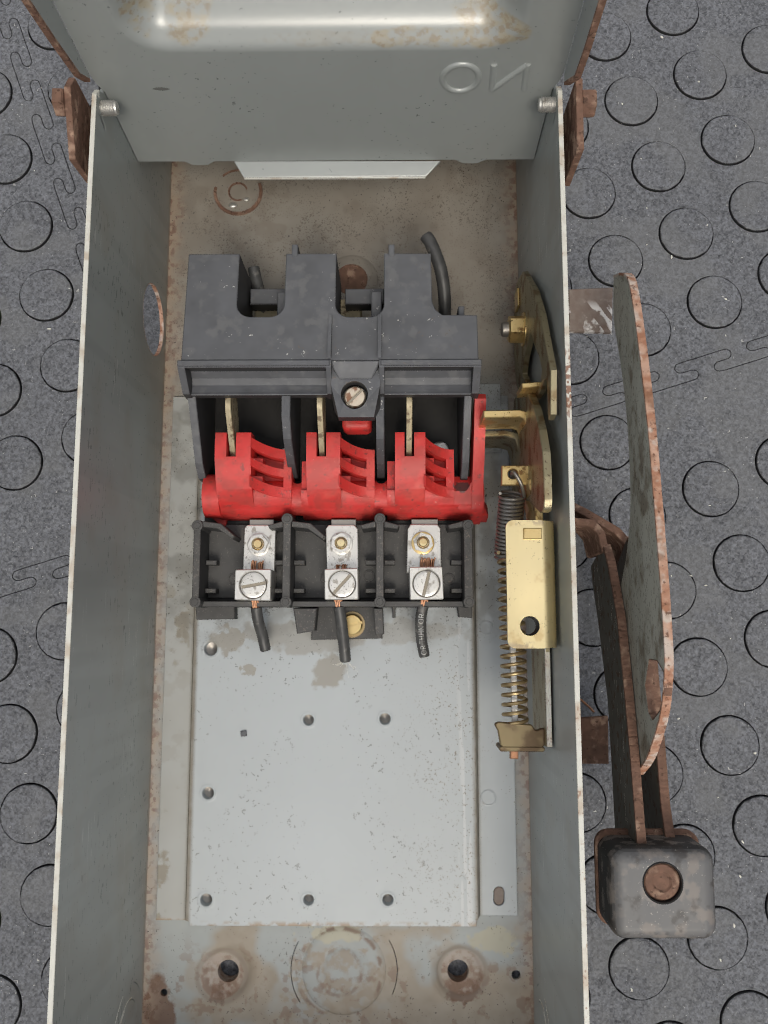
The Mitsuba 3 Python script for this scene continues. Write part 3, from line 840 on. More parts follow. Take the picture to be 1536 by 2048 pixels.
# front lintel: lip, recess and cove
prof = [(98.98, 62.0), (96.3, 62.0), (96.1, 61.8), (96.1, 60.4), (97.2, 60.2), (97.4, 52.8), (95.2, 50.4), (92.6, 49.6), (90.0, 50.0), (88.6, 50.9), (88.2, 50.6), (88.2, 46.5), (98.98, 46.5)]
for x0, x1 in ((-82.3, -25.0), (-4.4, 33.0)):
    add('front_ledge', xprof(prof, x0, x1), 'm_black', cover, smooth=25)
cheek = [(98.9, 62.2), (95.9, 62.2), (88.0, 53.0), (87.6, 46.5), (98.9, 46.5)]
for x0, x1 in ((-83.4, -80.6), (31.0, 34.0), (-26.0, -23.9), (-5.4, -3.4)):
    add('cheek', xplate(cheek, x0, x1, (), 0.15), 'm_black', cover)
# front lip line proud of the cover
add('front_lip', bx(-83.5, -24.5, 96.6, 98.9, 61.2, 62.9, 0.4), 'm_black', cover)
add('front_lip', bx(-4.9, 34.1, 96.6, 98.9, 61.2, 62.9, 0.4), 'm_black', cover)
# side walls, seen below the ledge
swl = [(117, 11.6), (117, 49.5), (88, 48.5), (75, 40), (64, 33), (58.5, 26), (58, 14), (62, 11.6)]
add('side_wall', xplate(swl, -82.6, -79.4, (), 0.3), 'm_black', cover)
add('side_wall', xplate(swl, 31.4, 28.4, (), 0.3), 'm_black', cover)
bar = [(116, 11.6), (116, 49), (88, 49.4), (80, 49.2), (72, 43), (64, 30), (60, 20), (60, 11.6)]
add('barrier', xplate(bar, -44.6, -41.2, (), 0.3), 'm_black', cover)
add('barrier', xplate(bar, -6.9, -3.6, (), 0.3), 'm_black', cover)
# screw tower in the middle with two fins on the cover
tw = Manifold.hull_points(np.array([(-24.2, 98.9, 58), (-5.1, 98.9, 58), (-24.2, 90, 58), (-5.1, 90, 58), (-18.8, 83.6, 58), (-10.4, 83.6, 58), (-21.6, 78.4, 53.6), (-7.6, 78.4, 53.6),
                                    (-24.2, 83.2, 49), (-5.1, 83.2, 49), (-22, 79.2, 44), (-7, 79.2, 44), (-24.2, 98.9, 42), (-5.1, 98.9, 42)], float))
cxs, cys = [(-15.1, 86.4)][0]
tw = tw - mcyl((cxs, cys, 50.5), 5.3, 20)
add('screw_tower', tw, 'm_black', cover, label='small tower holding the rust-stained cover screw')
add('tower_back', prism([(-24.4, 99), (-4.9, 99), (-6.2, 96), (-8.5, 92.5), (-20.8, 92.5), (-23.2, 96)], 57.0, 61.5, (), 0.5, top=lambda x, y: (y - 99) * 0.42), 'm_black', cover)


def slotted(cx, cy, z, r, ang, h=1.8, dome=0.3, sw=0.55, sd=0.7):
    s = mcyl((0, 0, -h), r, h - dome, 40) + Manifold.cylinder(dome, r, r * 0.86, 40).translate([0, 0, -dome])
    s = s - mbox(-r * 1.2, r * 1.2, -sw, sw, -sd, 1)
    return s.rotate([0, 0, ang]).translate([cx, cy, z])


def slot_shade(cx, cy, z, r, ang, sw):  # strip laid in a screw slot to paint in its shade
    m = bx(-r * 0.97, r * 0.97, -sw * 0.96, sw * 0.96, -1.2, -0.45, 0)
    m.apply_transform(trimesh.transformations.rotation_matrix(math.radians(ang), [0, 0, 1]))
    m.apply_translation([cx, cy, z])
    return m


add('screw_slot', slot_shade(cxs, cys, 54.6, 4.2, 45, 0.5), 'm_slot_shade', cover)
add('cover_screw', slotted(cxs, cys, 54.6, 4.4, 45, 3, 0.8), 'm_screw', cover, label='rust-stained slotted screw in the middle of the cover')
for x in (-24.6, -5.2):
    fin = [(118, 55.5), (100, 61.8), (99, 64.6), (101, 64.6), (118, 60.0)]
    add('fin', xplate(fin, x - 0.7, x + 0.7, (), 0.12), 'm_black', cover)
for (x, y), hh in zip([(-39.5, 147.6), (-0.6, 147.4), (27.6, 123.6)], (55.5, 55.5, 50)):
    add('peg', bx(x - 1.2, x + 1.2, y - 3.5, y + 1.6, 30, hh, 0.3), 'm_black', blk)
for (x0, y0), (x1, y1) in ([(-60.9, 132.6), (-45.7, 139.5)], [(-20.4, 132.5), (-3.9, 139.3)]):
    add('crossbar', bx(x0, x1, y0, y1, 26, 34, 0.4), 'm_black', blk)
for x in (-45.5, -6.6):
    add('guide', bx(x - 2.4, x + 1.9, 119.2, 134, 24, 44, 0.4), 'm_black', blk)
# line-side terminals glimpsed through the notches
for (x, y) in [(-55, 132.6), (-18.8, 133.2)]:
    add('line_clamp', bx(x - 5.5, x + 5.0, y - 8, y + 5, 18, 25, 0.5), 'm_blade', blk, label='tarnished clamp glimpsed through a notch of the cover')

# red rotor
rot = blk + '__rotor'
R0 = mcyl((-80.2, 51.2, 18.8), 7.6, 118.5, 64, 'x') + mcyl((-80.4, 52.0, 20.0), 9.4, 7, 64, 'x')
segp = [(42.4, 11.5), (42.5, 16.0), (43.3, 19.5), (45.0, 23.0), (47.4, 25.9), (50.2, 27.7), (53.2, 28.3), (53.2, 12)]
armp = [(45.2, 23.0), (48.4, 28.0), (53, 32.2), (59, 35.2), (65, 37.0), (73, 37.4), (76.2, 36.6), (76.6, 28), (70, 18), (50, 16)]
segs = ((-75.0, -42.9, -73.6, -58.8, -66.9), (-38.8, -7.9, -35.9, -21.9, -29.7), (-2.6, 25.6, 0.7, 13.2, 6.6))


def yprof(poly, y0, y1):
    p = np.asarray(poly, float)
    if area2(p) > 0:
        p = p[::-1]
    p = p[:, ::-1]
    return CrossSection([p]).extrude(y1 - y0).transform([[0, 1, 0, 0], [0, 0, 1, y0], [1, 0, 0, 0]])


body = R0
for a, b, c, d, s in segs:
    body = body + xprof(segp, a, b) + xprof(armp, c, d) + mbox(a, c + 0.5, 52, 66, 12, 26.0)
    tt = np.linspace(0, 1, 14)
    curve = [(d - 0.5, 12), (d - 0.5, 36.4), *[(d + t * (b - d), 27.8 + 8.8 * (1 - t) ** 2.2) for t in tt], (b, 12)]
    for y0, y1 in ((66.4, 70.6), (58.8, 62.2), (50.0, 54.4)):
        xs_ = np.linspace(d - 0.5, b, 14)
        bow = 3.6 * ((b - xs_) / (b - d)) ** 2.2
        band = [(x, y0 + k) for x, k in zip(xs_, bow)] + [(x, y1 + k) for x, k in zip(xs_[::-1], bow[::-1])]
        body = body + (yprof(curve, y0 - 1, y1 + 5) ^ CrossSection([np.array(band)]).extrude(60))
    body = body + mbox(d - 0.5, b, 52, 69.3, 12, 20.5) + mbox(b - 3.4, b, 52, 70.5, 12, 27.8)
    for y0, y1 in ((62.2, 66.5), (54.4, 58.9)):
        body = body + yprof([(d - 0.5, 20), (d - 0.5, 31.5), (d + 2.4, 30.2), (d + 3.9, 29.6), (d + 3.9, 20)], y0, y1)
for a, b, c, d, s in segs:
    body = body - mbox(s - 2.0, s + 2.0, 66.0, 90, 22, 60)
body = body + xprof([(90.5, 43), (88, 45), (80, 42), (66, 36), (58, 31), (46, 26), (41, 18), (40.6, 12), (52, 10), (70, 22), (84, 34)], 33.0, 37.6)
body = body + Manifold.hull_points(np.array([(33.0, 57, 28), (33.0, 43, 24), (33, 41, 14), (27, 46, 25.5), (27, 43, 14), (40.6, 41.5, 13), (40.6, 48, 17), (40.6, 43.5, 20), (33, 56, 14)], float))
body = body + xprof(segp[:5] + [(53, 27.0), (60, 22), (60, 12)], 25.5, 33.0)
for x in (-40.9, -5.2):
    body = body - mbox(x - 2.1, x + 2.1, 58.8, 90, 10, 60) - mcyl((x, 58.8, 10), 2.1, 50)
add('rotor', body, 'm_red', blk, label='bright red rotor bar with three arms across the block', smooth=38)
add('shoe', prism([(-80.7, 44.7), (-72.6, 44.7), (-73.1, 39.9), (-75.8, 40.3)], 10, 14, (), 0.3), 'm_red', rot)

# contact blades
for s in (-66.9, -29.7, 6.6):
    bl = [(98, 45.5), (87.5, 46.0), (83.5, 45.2), (66.2, 31.5), (66.0, 27.0), (70, 24), (84, 28), (98, 36)]
    add('contact_blade', xplate(bl, s - 1.15, s + 1.15, (), 0.25), 'm_blade', blk)
for (x, y), a in zip([(-46.7, 69.9), (20.3, 72.5)], (20, 60)):
    add('fixing_screw', slotted(x, y, 17, 4.0, a, 5), 'm_tin', blk)
add('rotor_piece', rbox(-21.5, -9.0, 78.0, 88, 22, 34, 2.5), 'm_red', blk)  # small red piece of the rotor below the screw tower

# load-side terminal housing
ho = blk + '__terminal_housing'
zr = 30.0
walls = [(-83.1, -80.2), (-45.9, -42.6), (-7.2, -4.0), (29.2, 32.8)]
add('terminal_housing', bx(-82.6, 32.4, 8.6, 40.5, 11.4, 13.0, 0.2), 'm_base', blk, label='open dark grey terminal housing with three compartments')
for k, (x0, x1) in enumerate(walls):
    y1 = 40.3 if k in (0, 3) else 43.0
    add('divider', bx(x0, x1, 4.6, y1, 13.05, zr, 0.3), 'm_base', ho)
    for y in ((6.6, 38.2) if k in (0, 3) else (6.6, 41.0)):
        add('pin', lathe([(2.3, 13.1), (2.3, zr + 0.2), (2.1, zr + 0.35), (1.45, zr + 0.35), (1.4, zr + 0.6), (1.3, zr + 0.75), (0, zr + 0.75)], ((x0 + x1) / 2, y, 0), 24), 'm_base', ho)
for (x0, x1) in ((-80.1, -46.0), (-42.5, -7.3), (-3.9, 29.1)):
    add('sill', bx(x0, x1, 4.7, 7.0, 13.05, 24.5, 0.3), 'm_base', ho)
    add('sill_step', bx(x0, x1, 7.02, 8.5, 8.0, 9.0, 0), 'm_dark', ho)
    for xx, s in ((x0, 1), (x1, -1)):
        for y in (23.5, 11.5):
            add('rib', bx(min(xx, xx + s * 4.6), max(xx, xx + s * 4.6), y - 1.0, y + 1.0, 13.05, 19.5, 0.3), 'm_base', ho)
LONG, SHORT = [(0, 40.2), (0, 37.8), (6.8, 37.0), (13.0, 32.6), (13.8, 34.0), (8.0, 39.2)], [(0, 40.2), (0, 37.6), (5.6, 36.8), (6.4, 38.4)]
for xx, s, shape in ((-80.1, 1, LONG), (-46.0, -1, SHORT), (-42.5, 1, LONG), (-7.3, -1, SHORT), (-3.9, 1, SHORT), (29.1, -1, SHORT)):
    add('baffle', prism([(xx + s * a, b) for a, b in shape], 13.05, zr - 1.0, (), 0.3), 'm_base', ho)
for x, y in [(-29.2, 17.4), (-10.6, 18.1), (24, 16.7), (-69.3, 16.8)]:
    add('boss', lathe([(2.6, 13.0), (2.5, 13.5), (1.9, 13.6), (1.8, 13.3), (0, 13.3)], (x, y, 0), 24), 'm_base', ho)
# feet
add('foot', prism([(-85.5, 5.2), (-68.6, 5.2), (-68.4, -0.4), (-84.9, -0.8)], 6.1, 13, (), 0.3), 'm_base', ho)
add('foot', prism([(-35.2, 5.2), (-4.8, 5.2), (-4.8, -8.8), (-35.7, -9.4)], 6.1, 9.6, (), 0.4), 'm_base', ho)
add('foot_wall', prism([(-42.4, 4.2), (-39.5, 4.2), (-32.4, 4.2), (-33.3, -5.3), (-40.6, -6.6)], 9.65, 20, (), 0.4), 'm_base', ho)
add('foot_wall', prism([(-8.5, 4.2), (-4.5, 4.2), (-4, -6.7), (-7.8, -7.1)], 9.65, 19, (), 0.4), 'm_base', ho)
add('foot', prism([(27.6, 5.2), (33.9, 5.2), (33.8, 0), (28.2, 0.5)], 6.1, 13, (), 0.3), 'm_base', ho)
add('clip', prism([(-0.6, 6.4), (0.9, 6.4), (0.9, 0.2), (-0.4, 0)], 6.1, 14, (), 0.3), 'm_base', ho)
bxs, bys = [(-17.9, -2.8)][0]
add('base_screw', slotted(bxs, bys, 12.4, 4.6, 12, 2.8, 0.8), 'm_gold', ho, label='brassy screw half hidden behind the middle wire')
add('screw_washer', lathe([(5.6, 9.6), (5.6, 10.2), (4.0, 10.2)], (bxs, bys, 0), 32), 'm_brass', ho)

# silver terminals: strap, nut, clamp block and screw
for k, (strap, lug, nut, scr, ang, colour) in enumerate((
        ([(-63.6, 38.1), (-62.5, 39.4), (-51.6, 39.4), (-50.1, 37.9), (-50.4, 18.9), (-64, 18.9)], [(-65.6, 19.9), (-50.5, 20.1), (-50.6, 7), (-65.7, 7.4)], [(-57.2, 31)], [(-58, 13.5)], 10, 'm_tin'),
        ([(-28.9, 37.7), (-27.7, 39.4), (-16.6, 39.4), (-15.1, 37.6), (-14.8, 18.9), (-28.3, 18.9)], [(-28.7, 20.1), (-14.6, 20.5), (-14.4, 7.6), (-28.4, 7.4)], [(-22.1, 31.4)], [(-21.2, 13.9)], 48, 'm_tin'),
        ([(6, 37.6), (7.3, 39.6), (18.8, 39.5), (20.1, 37.8), (20.3, 18.9), (5.5, 18.9)], [(6.4, 20.9), (20.3, 21.1), (20.8, 7.6), (6.8, 7.4)], [(12.5, 31.6)], [(13.6, 14.1)], 76, 'm_gold'))):
    lx, ly = scr[0]
    blkm = prism(rnd(lug, 0.7), 14.0, 29.5, [circle(lx, ly, 5.6, 32)], 0.35)
    t = add('terminal', blkm, 'm_tin', blk, label=('left', 'middle', 'right')[k] + ' silver screw terminal of the lower row')
    add('terminal_screw', slotted(lx, ly, 29.3, 5.3, ang, 8, 0.25, 0.7, 0.9), 'm_tin', t)
    add('screw_slot', slot_shade(lx, ly, 29.3, 5.2, ang, 0.7), 'm_slot_shade', t)
    add('screw_thread', lathe([(5.62, 29.0), (5.3, 28.6), (5.3, 28.0)], (lx, ly, 0), 32), 'm_steel', t)
    add('strap', prism(strap, 19.4, 21.0, (), 0.3), 'm_tin', t)
    nx_, ny_ = nut[0]
    add('washer', lathe([(4.9, 21.0), (4.9, 21.5), (4.6, 21.7), (3.0, 21.8)], (nx_, ny_, 0), 36), colour, t)
    hexm = CrossSection([np.array(circle(0, 0, 4.35, 6))]).extrude(2.4) ^ (Manifold.cylinder(1.2, 4.9, 4.35, 48).translate([0, 0, 1.2]) + Manifold.cylinder(1.21, 4.9, 4.9, 48))
    hexm = hexm - Manifold.cylinder(2, 2.0, 3.0, 32).translate([0, 0, 0.9])
    add('nut', hexm.rotate([0, 0, 17 * k + 8]).translate([nx_, ny_, 21.7]), 'm_tin', t)
    add('stud', lathe([(1.9, 21.8), (1.9, 24.6), (1.6, 25.0), (0, 25.05)], (nx_, ny_, 0), 24), 'm_goldplate', t)
    xs = [p[0] for p in strap]
    add('neck', bx(min(xs) + 2.2, max(xs) - 1.2, 38.2, 42.0, 17, 19.3, 0.2), 'm_steel', t)

# ------------------------------------------------------------------ cut wires
def wire(name, pts, r, label, strands=(), wr=0.42):
    path = smooth_path(pts, 8)
    rr = np.full(len(path), r)
    key = thing(name, label, 'wire')
    rr[0] *= 0.97
    rr[-1] *= 0.93
    add('insulation', tube(path, rr, 20), 'm_wire', key)
    t, u, w = frames(path)
    m = []
    for k in range(9):
        q, a = np.sqrt((k + 0.5) / 9) * r * 0.5, k * 2.399
        p0 = path[-1] + q * (math.cos(a) * u[-1] + math.sin(a) * w[-1])
        m.append(tube(np.array([p0 - t[-1] * 0.6, p0 + t[-1] * rng.uniform(0.1, 0.35)]), 0.3, 6))
    add('cut_core', join(*m), 'm_copper', key, kind='stuff')
    if strands:
        m = []
        for k in range(19):
            q = np.sqrt((k + 0.5) / 19) * r * 0.62
            a = k * 2.399
            p0 = path[0] + q * (math.cos(a) * u[0] + math.sin(a) * w[0])
            m.append(tube(smooth_path([p0 + t[0] * 0.8, p0 - t[0] * strands[0] * 0.5 + u[0] * rng.normal(0, 0.2), p0 - t[0] * strands[0] + u[0] * rng.normal(0, 0.4) + w[0] * rng.normal(0, 0.3)], 3), wr, 6))
        add('strands', join(*m), 'm_copper', key, kind='stuff')
    return key, path


w1, _ = wire('cut_wire', [(-57.6, 4.6, 23)] + [(-57, -0.8, 21)] + [(-55.6, -7.6, 17)] + [(-54.5, -13.5, 15)], 2.35, 'short black cut wire hanging from the left lower terminal, bare copper at its top', (5,))
w2, _ = wire('cut_wire', [(-22.8, 5, 23)] + [(-21.9, -1.9, 21)] + [(-21, -11.3, 17)] + [(-20.4, -18.1, 15)], 2.4, 'scuffed black cut wire on the middle lower terminal, in front of the brass screw', (4,))
w3, path3 = wire('cut_wire', [(12.4, 5.4, 23)] + [(11.5, -0.4, 21)] + [(11.8, -8.4, 17)] + [(13.1, -16, 15)], 2.35, 'black cut wire with white printed letters below the right lower terminal', (4,))
hairs = []
e2 = np.array([(-20.4, -18.1, 15)][0])
for k in range(9):
    a = rng.uniform(-2.8, -0.3)
    d_ = np.array([math.cos(a), math.sin(a), 0])
    hairs.append(tube(smooth_path([e2 + [0, 1.5, 1.5], e2 + d_ * rng.uniform(1.5, 3) + [0, 0, rng.uniform(-1, 1)], e2 + d_ * rng.uniform(3.5, 7.5) + [rng.normal(0, 1), 0, rng.uniform(-4, 0)]], 4), 0.07, 5))
add('fibre', join(*hairs), 'm_crumb', w2, kind='stuff')
# printed letters running up the wire
tm = meshkit.text_mesh('OR THHN OR', 2.2, 0.05)
tm = tm.subdivide().subdivide()
v = tm.vertices.copy()
L = np.r_[0, np.cumsum(np.linalg.norm(np.diff(path3, axis=0), axis=1))]
vx = (v[:, 0] - v[:, 0].min()) / (v[:, 0].max() - v[:, 0].min())
s = L[-1] - 1.2 - vx * (L[-1] - 4.4)
c3 = np.stack([np.interp(s, L, path3[:, k]) for k in range(3)], 1)
th = (v[:, 1] - 1.1) / 2.35
t3 = frames(path3)[0]
t3 = np.stack([np.interp(s, L, t3[:, k]) for k in range(3)], 1)
up3 = np.array([0, 0, 1.0]) - t3 * t3[:, 2:3]
up3 /= np.linalg.norm(up3, axis=1, keepdims=True)
sd3 = np.cross(t3, up3)
tm.vertices = c3 + (2.36 + v[:, 2:3]) * (np.cos(th)[:, None] * up3 + np.sin(th)[:, None] * sd3)
add('lettering', tm, 'm_print', w3, smooth=False)
# strand tips above the clamp blocks
for key, (x, y), wdt, ln in ((w1, [(-57.6, 20.5)][0], 2.4, 3.4), (w2, [(-21.8, 20.6)][0], 2.0, 1.7), (w3, [(14.3, 21)][0], 2.7, 4.0)):
    m = []
    for k in range(16):
        x0, z0 = x + rng.uniform(-wdt, wdt), rng.uniform(21.5, 24.5)
        m.append(tube(smooth_path([(x0, y - 2.5, z0), (x0 + rng.normal(0, 0.2), y + ln * 0.5, z0 + 0.3), (x0 + rng.normal(0, 0.45), y + ln * rng.uniform(0.75, 1.1), z0 + 0.5)], 3), 0.36, 6))
    add('strand_tips', join(*m), 'm_copper', key, kind='stuff')
wire('cut_wire', [(13.9, 161.8, 36)] + [(16.2, 158.2, 36)] + [(20.1, 148.5, 34)] + [(22.1, 137.9, 30)] + [(22.4, 126.7, 24)] + [(22.3, 119, 20)], 2.75, 'thick black wire curving out behind the right end of the black cover')
wire('cut_wire', [(-61.2, 152.4, 26)] + [(-60.1, 147.1, 25)] + [(-58.4, 140.7, 24)] + [(-55.9, 130, 22)], 2.6, 'black-ended wire stub showing through the left notch of the black cover')

# ------------------------------------------------------------------ spring mechanism inside the right wall
mech = thing('spring_mechanism', 'yellow-zinc plated spring mechanism with coil springs along the right inner wall', 'spring mechanism')
pl = [(146, 18), (146, 30), (144, 40), (126.2, 63.6), (110.8, 77.6), (97, 86), (85.0, 93.6), (70, 91.0), (69, 86.5), (84, 86), (85.5, 80), (83.5, 72), (84, 40), (104, 14), (130, 8)]
hole1 = [(112, 54.9), (102.1, 65), (97, 72), (90, 77.3), (86.6, 73.7), (94.7, 42.7), (102.2, 31.9), (107.6, 39.3)]
add('side_plate', xplate(Polygon(pl).difference(rnd(hole1, 0.6)), 56.6, 54.4, (), 0.25), 'm_olive', mech, label='olive-gold side plate with a bolt, farthest up the right wall')
add('latch_pin', tube([(57.8, 87.6, 84)] + [(57.7, 81.5, 84)] + [(57.1, 71.5, 84)], 1.5, 12), 'm_steel', mech)
add('slot_lug', bx(53.4, 54.3, 133, 141, 22, 30, 0.2), 'm_gold', mech)
cx_, cz2 = 119.5, 38.0
add('bolt', xplate(circle(cx_, cz2, 5.8, 6), 53.8, 48.0, (), 0.5), 'm_gold', mech)
add('bolt_washer', xplate(circle(cx_, cz2, 7.2, 28), 54.38, 53.9, (), 0.2), 'm_gold', mech)
add('bolt_end', xplate(circle(cx_, cz2, 3.0, 20), 47.95, 45.2, (), 0.4), 'm_steel', mech)
add('folded_tab', prism(LineString([(47.9, 85.7), (54.9, 86.3), (57.2, 87.4), (58, 90.7)]).buffer(0.95, quad_segs=3, cap_style='flat'), 58, 72, (), 0.3), 'm_gold', mech)
cam = [(92, 27), (93, 45), (86, 62), (76, 76), (66, 85), (57, 90.5), (48, 92), (40, 91.5), (36.5, 90), (36.5, 83), (44, 60), (50, 24), (70, 14)]
add('cam', xplate(rnd(cam, 2), 54.2, 51.4, [circle(74, 34, 5.5, 24)], 0.3), 'm_olive', mech, label='curved gold cam plate standing on edge beside the right wall')
lev = LineString([(35, 78.4), (49.1, 78.6), (51.6, 77.8), (52.9, 75), (53.4, 64.2), (53.6, 56.4)]).buffer(1.45, quad_segs=3, cap_style='flat')
add('lever', prism(lev, 38, 58, (), 0.35), 'm_gold', mech, label='bent gold lever strap hooked to the red rotor')
add('back_strap', prism(LineString([(34.4, 75.9), (46.4, 76.3), (51.6, 75), (53.7, 68.1), (53.5, 56.5)]).buffer(1.3, quad_segs=3), 10, 34, (), 0.3), 'm_olive', mech)
tb = Polygon([(41.5, 57.8), (53.3, 57.8), (53.5, 50.2), (41.2, 50.2)])
hx, hy = [(45.6, 54.5)][0]
add('spring_tab', prism(tb, 57.6, 60, [circle(hx, hy, 1.9, 20)], 0.3), 'm_gold', mech, label='square gold tab with a hole that holds the dark spring')
add('link', prism(LineString([(51.8, 50.2), (52.8, 46.4), (54.2, 41.7), (54.1, 32)]).buffer(1.5, quad_segs=3), 44, 66, (), 0.3), 'm_gold', mech)
# dark extension spring with its hook
e0, e1 = np.array([(46, 47.7, 54)][0]), np.array([(44.9, 23.8, 44)][0])
es = add('extension_spring', coil(e0, e1, 4.6, 17, 0.62, 20, 8), 'm_steel', mech, label='tight dark extension spring, brown with rust at its lower end')
add('hook', tube(smooth_path([(hx, hy + 0.5, 57), (hx + 0.4, hy + 0.2, 61.2), (hx + 3.0, hy - 4.0, 60.5), (hx + 4.6, hy - 8.0, 57), tuple(e0 + [4.4, -0.5, 0])], 8), 0.7, 10), 'm_steel', es)
# compression spring on its rod
c0, c1 = np.array([(45.3, 25.3, 50)][0]), np.array([(46.1, -41.6, 50)][0])
add('compression_spring', coil(c0, c1, 4.45, 18.5, 0.72, 22, 8), 'm_brass', mech, label='long open brass-coloured coil spring around a grey rod')
rod0, rod1 = np.array([(45.3, 22.4, 50)][0]), np.array([(46, -45.3, 50)][0])
add('rod', prism(LineString([rod0[:2], rod1[:2]]).buffer(1.15, cap_style='flat'), 49.2, 51.0, (), 0.2), 'm_tin', mech)
add('rod_end', prism(LineString([(45.9, -48.2), (45.8, -53)]).buffer(1.5, cap_style='flat'), 45, 48, (), 0.3), 'm_copper', mech)
cvp = rnd(sbox(39.5, -10.4, 60, 34.2), 2.6).intersection(sbox(30, -20, 52.2, 50))
ab = np.linspace(math.pi / 2, 0, 9)
bend = [(52.2 + 5.0 * math.cos(a), 77.0 + 5.0 * math.sin(a)) for a in ab] + [(57.2, 58)] + [(55.4, 58)] + [(52.2 + 3.2 * math.cos(a), 77.0 + 3.2 * math.sin(a)) for a in ab[::-1]]
wx, wy = [(47.2, -2.7)][0]
add('cover_plate', join(prism(cvp, 80.2, 82, [circle(wx, wy, 3.4, 28)], 0.0), as_mesh(yprof(bend, -10.2, 34.0))), 'm_goldplate', mech, label='bright gold rectangular cover plate with one hole')
add('hole_collar', lathe([(3.42, 81.9), (3.2, 81.2), (3.0, 79), (3.0, 76)], (wx, wy, 0), 28), 'm_dark', mech)
add('plate_tab', prism([(45.6, 31.3), (52, 31.3), (51.9, 27.4), (45.5, 27.4)], 82.05, 83.0, (), 0.25), 'm_gold', mech)
add('guide_plate', xplate([(-10, 52), (-10, 62), (-46, 60.5), (-47, 58), (-47, 30), (-10, 30)], 57.6, 56.0, (), 0.2), 'm_olive', mech)
add('guide_edge', bx(55.9, 57.7, -46.5, -9, 60.6, 61.9, 0.2), 'm_rim', mech)
br = rnd([(37.4, -39.2), (39.3, -38.5), (51.6, -39.5), (53, -41.7), (56.4, -40.4), (56.2, -47.1), (54.3, -48.6), (41, -48.4), (39.7, -46.8), (38.9, -41.7)], 0.8)
add('end_bracket', join(prism(br, 52.6, 54.6, (), 0.4), prism(LineString([(40.2, -48.3), (55.3, -48.4)]).buffer(0.9), 44, 54.9, (), 0.3)), 'm_darkolive', mech, label='rusty gold end bracket at the foot of the coil spring')

# ------------------------------------------------------------------ guard strip outside the right wall
gd = thing('handle_guard', 'long curved grey-green guard strip with rusty edge, right of the box', 'guard')
out = [(134.4, 56.9), (130.6, 67.7), (123.1, 77.3), (98.6, 85.1), (65.9, 92.2), (39.3, 95.6), (14, 98.4), (-5.4, 99.8), (-16.6, 99.3), (-29.8, 94.1), (-40.4, 84.6), (-48.4, 75.4), (-54.1, 64.9)]
n_top = len(out)
out = out + [(-56.2, 60), (-55.1, 52.3), (-49.6, 47.7), (-27.7, 43.6), (-8.6, 40.2), (8.9, 48.4), (25.3, 61), (43.3, 68), (71.6, 67.8), (94.4, 62.6), (117.3, 54.7), (129.3, 55.6)]
outp = smooth_path(np.array(out + [out[0]], float), 4)[:-1]
gslot = [(-13.9, 83.1), (-14, 91.8), (-17.2, 98), (-23.8, 98.1), (-30.3, 92.2), (-34.2, 84.3), (-32.1, 80.1), (-23.1, 77.3)]
gp = Polygon(outp).buffer(0).difference(rnd(gslot, 0.5))
add('strip', xplate(gp, 90.0, 87.5, (), 0.3), 'm_guard', gd, smooth=25)
sl = rnd(gslot, 0.5)
add('slot_rim', xplate(sl.buffer(0.02).difference(sl.buffer(-0.12)), 90.02, 87.48, (), 0), 'm_rust', gd)
edge_line = rough(LineString(outp[:4 * n_top]), 0.06, 1.2)
add('rusty_edge', xplate(edge_line.buffer(0.5, quad_segs=2, cap_style='flat'), 90.2, 87.35, (), 0.1), 'm_rustedge', gd)
brk = [(71.9, 133.8), (90.1, 134.5), (89, 115.4), (71.6, 115.9)]
add('bracket', prism(brk, 43.5, 46, (), 0.4), 'm_scuff', gd, label='scuffed metal tab joining the upper end of the guard to the box')
add('bracket', prism([(78.5, -41.7), (90.3, -40.9), (90, -60.5), (78.8, -60.5)], 11.5, 14, (), 0.4), 'm_rust', gd, label='dark rusty tab low beside the box near the handle')

# ------------------------------------------------------------------ operating handle
hd = thing('operating_handle', 'rusty two-armed lever handle with a dark square knob, pointing down right', 'handle')


def arm(top, bottom, x0, x1):
    p = Polygon(list(top) + list(bottom)[::-1])
    k = add('arm', xplate(rnd(p, 1.2), x1, x0, (), 0.25), 'm_arm', hd)
    add('rusty_edge', xplate(rough(LineString(top)).buffer(0.55, quad_segs=2, cap_style='flat'), x1 + 0.25, x0 - 0.12, (), 0.1), 'm_rust', k)
    return k


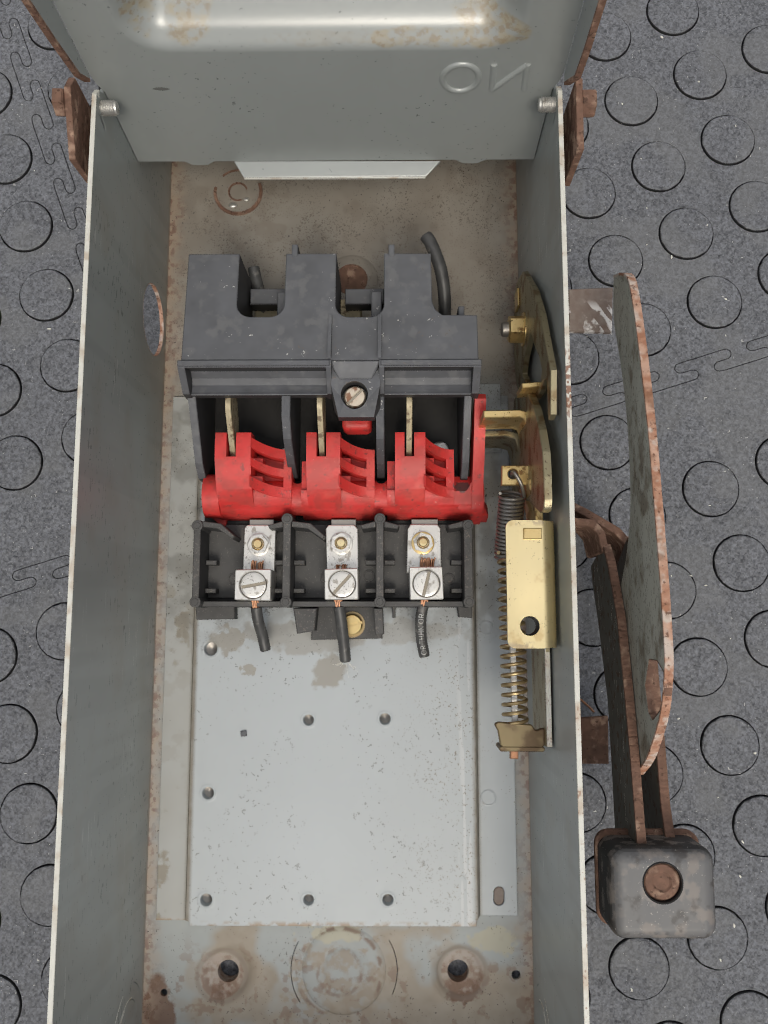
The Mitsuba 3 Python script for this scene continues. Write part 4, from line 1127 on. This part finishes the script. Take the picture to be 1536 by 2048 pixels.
topL = [(29.1, 39.2), (22, 46), (10, 52.5), (-0.7, 57.7), (-25, 63.5), (-50, 68.5), (-84, 74)]
botL = [(22, 18), (13.9, 20.3), (0, 27), (-31.9, 38.9), (-55, 41.5), (-90, 44)]
arm(topL, botL, 84.0, 86.8)
topR = [(33, 30), (22, 42), (0, 50), (-40, 57), (-66, 60.5), (-86, 67.5)]
botR = [(22, 12), (0, 20), (-35, 24), (-72, 30), (-90, 36)]
arm(topR, botR, 96.5, 99.4)
web = LineString([(72.3, 38.6), (80.1, 37.9), (83.4, 33.9), (84.7, 27)]).buffer(1.5, quad_segs=3)
add('pivot_bend', prism(web, 14, 40.5, (), 0.3), 'm_rust', hd, label='rusty bend where the handle meets the box')
web2 = LineString([(72.2, 48.4), (80.5, 44.2), (93.8, 36.2), (98, 31.3), (99, 24)]).buffer(1.6, quad_segs=3)
add('pivot_bend', prism(web2, 4, 26, (), 0.3), 'm_rust', hd)
kb = rbox(72.8, 108.6, -107.0, -77.0, 57.0, 80.0, 5.0)
rxk, ryk = [(90.1, -88)][0]
kb = kb - mcyl((rxk, ryk, 76.5), 6.4, 20, 40)
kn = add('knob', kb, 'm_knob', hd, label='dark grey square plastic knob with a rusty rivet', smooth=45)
add('rivet', lathe([(6.3, 76.0), (6.2, 78.3), (5.6, 79.0), (3.4, 79.2), (2.6, 78.6), (0, 78.5)], (rxk, ryk, 0), 36), 'm_rust', kn)
add('rivet_rim', lathe([(6.9, 79.95), (6.7, 80.25), (6.35, 80.0), (6.3, 77)], (rxk, ryk, 0), 36), 'm_dark', kn)
add('base_rim', prism(rnd(sbox(72.0, -107.8, 109.2, -75.2), 5), 60.0, 62.0, (), 0.3), 'm_rust', kn, label='rusty rim round the underside of the knob')

# ------------------------------------------------------------------ loose bits
cx2, cy2 = [(-64.6, -49.4)][0]
m = bx(-1.25, 1.25, -1.15, 1.15, 0, 1.0, 0.15)
m.apply_transform(trimesh.transformations.rotation_matrix(0.12, [0, 0, 1]))
m.apply_translation([cx2, cy2, 6.0])
add('plastic_chip', m, 'm_black', label='tiny square black chip lying on the light grey plate', category='chip')
p = np.array([(82.2, -35.4, -2), (85.7, -38.4, -2), (88.2, -41, -2)])
add('copper_strand', tube(smooth_path(p, 4), 0.5, 8), 'm_copper', label='short copper strand on the floor between the box and the handle', category='strand')
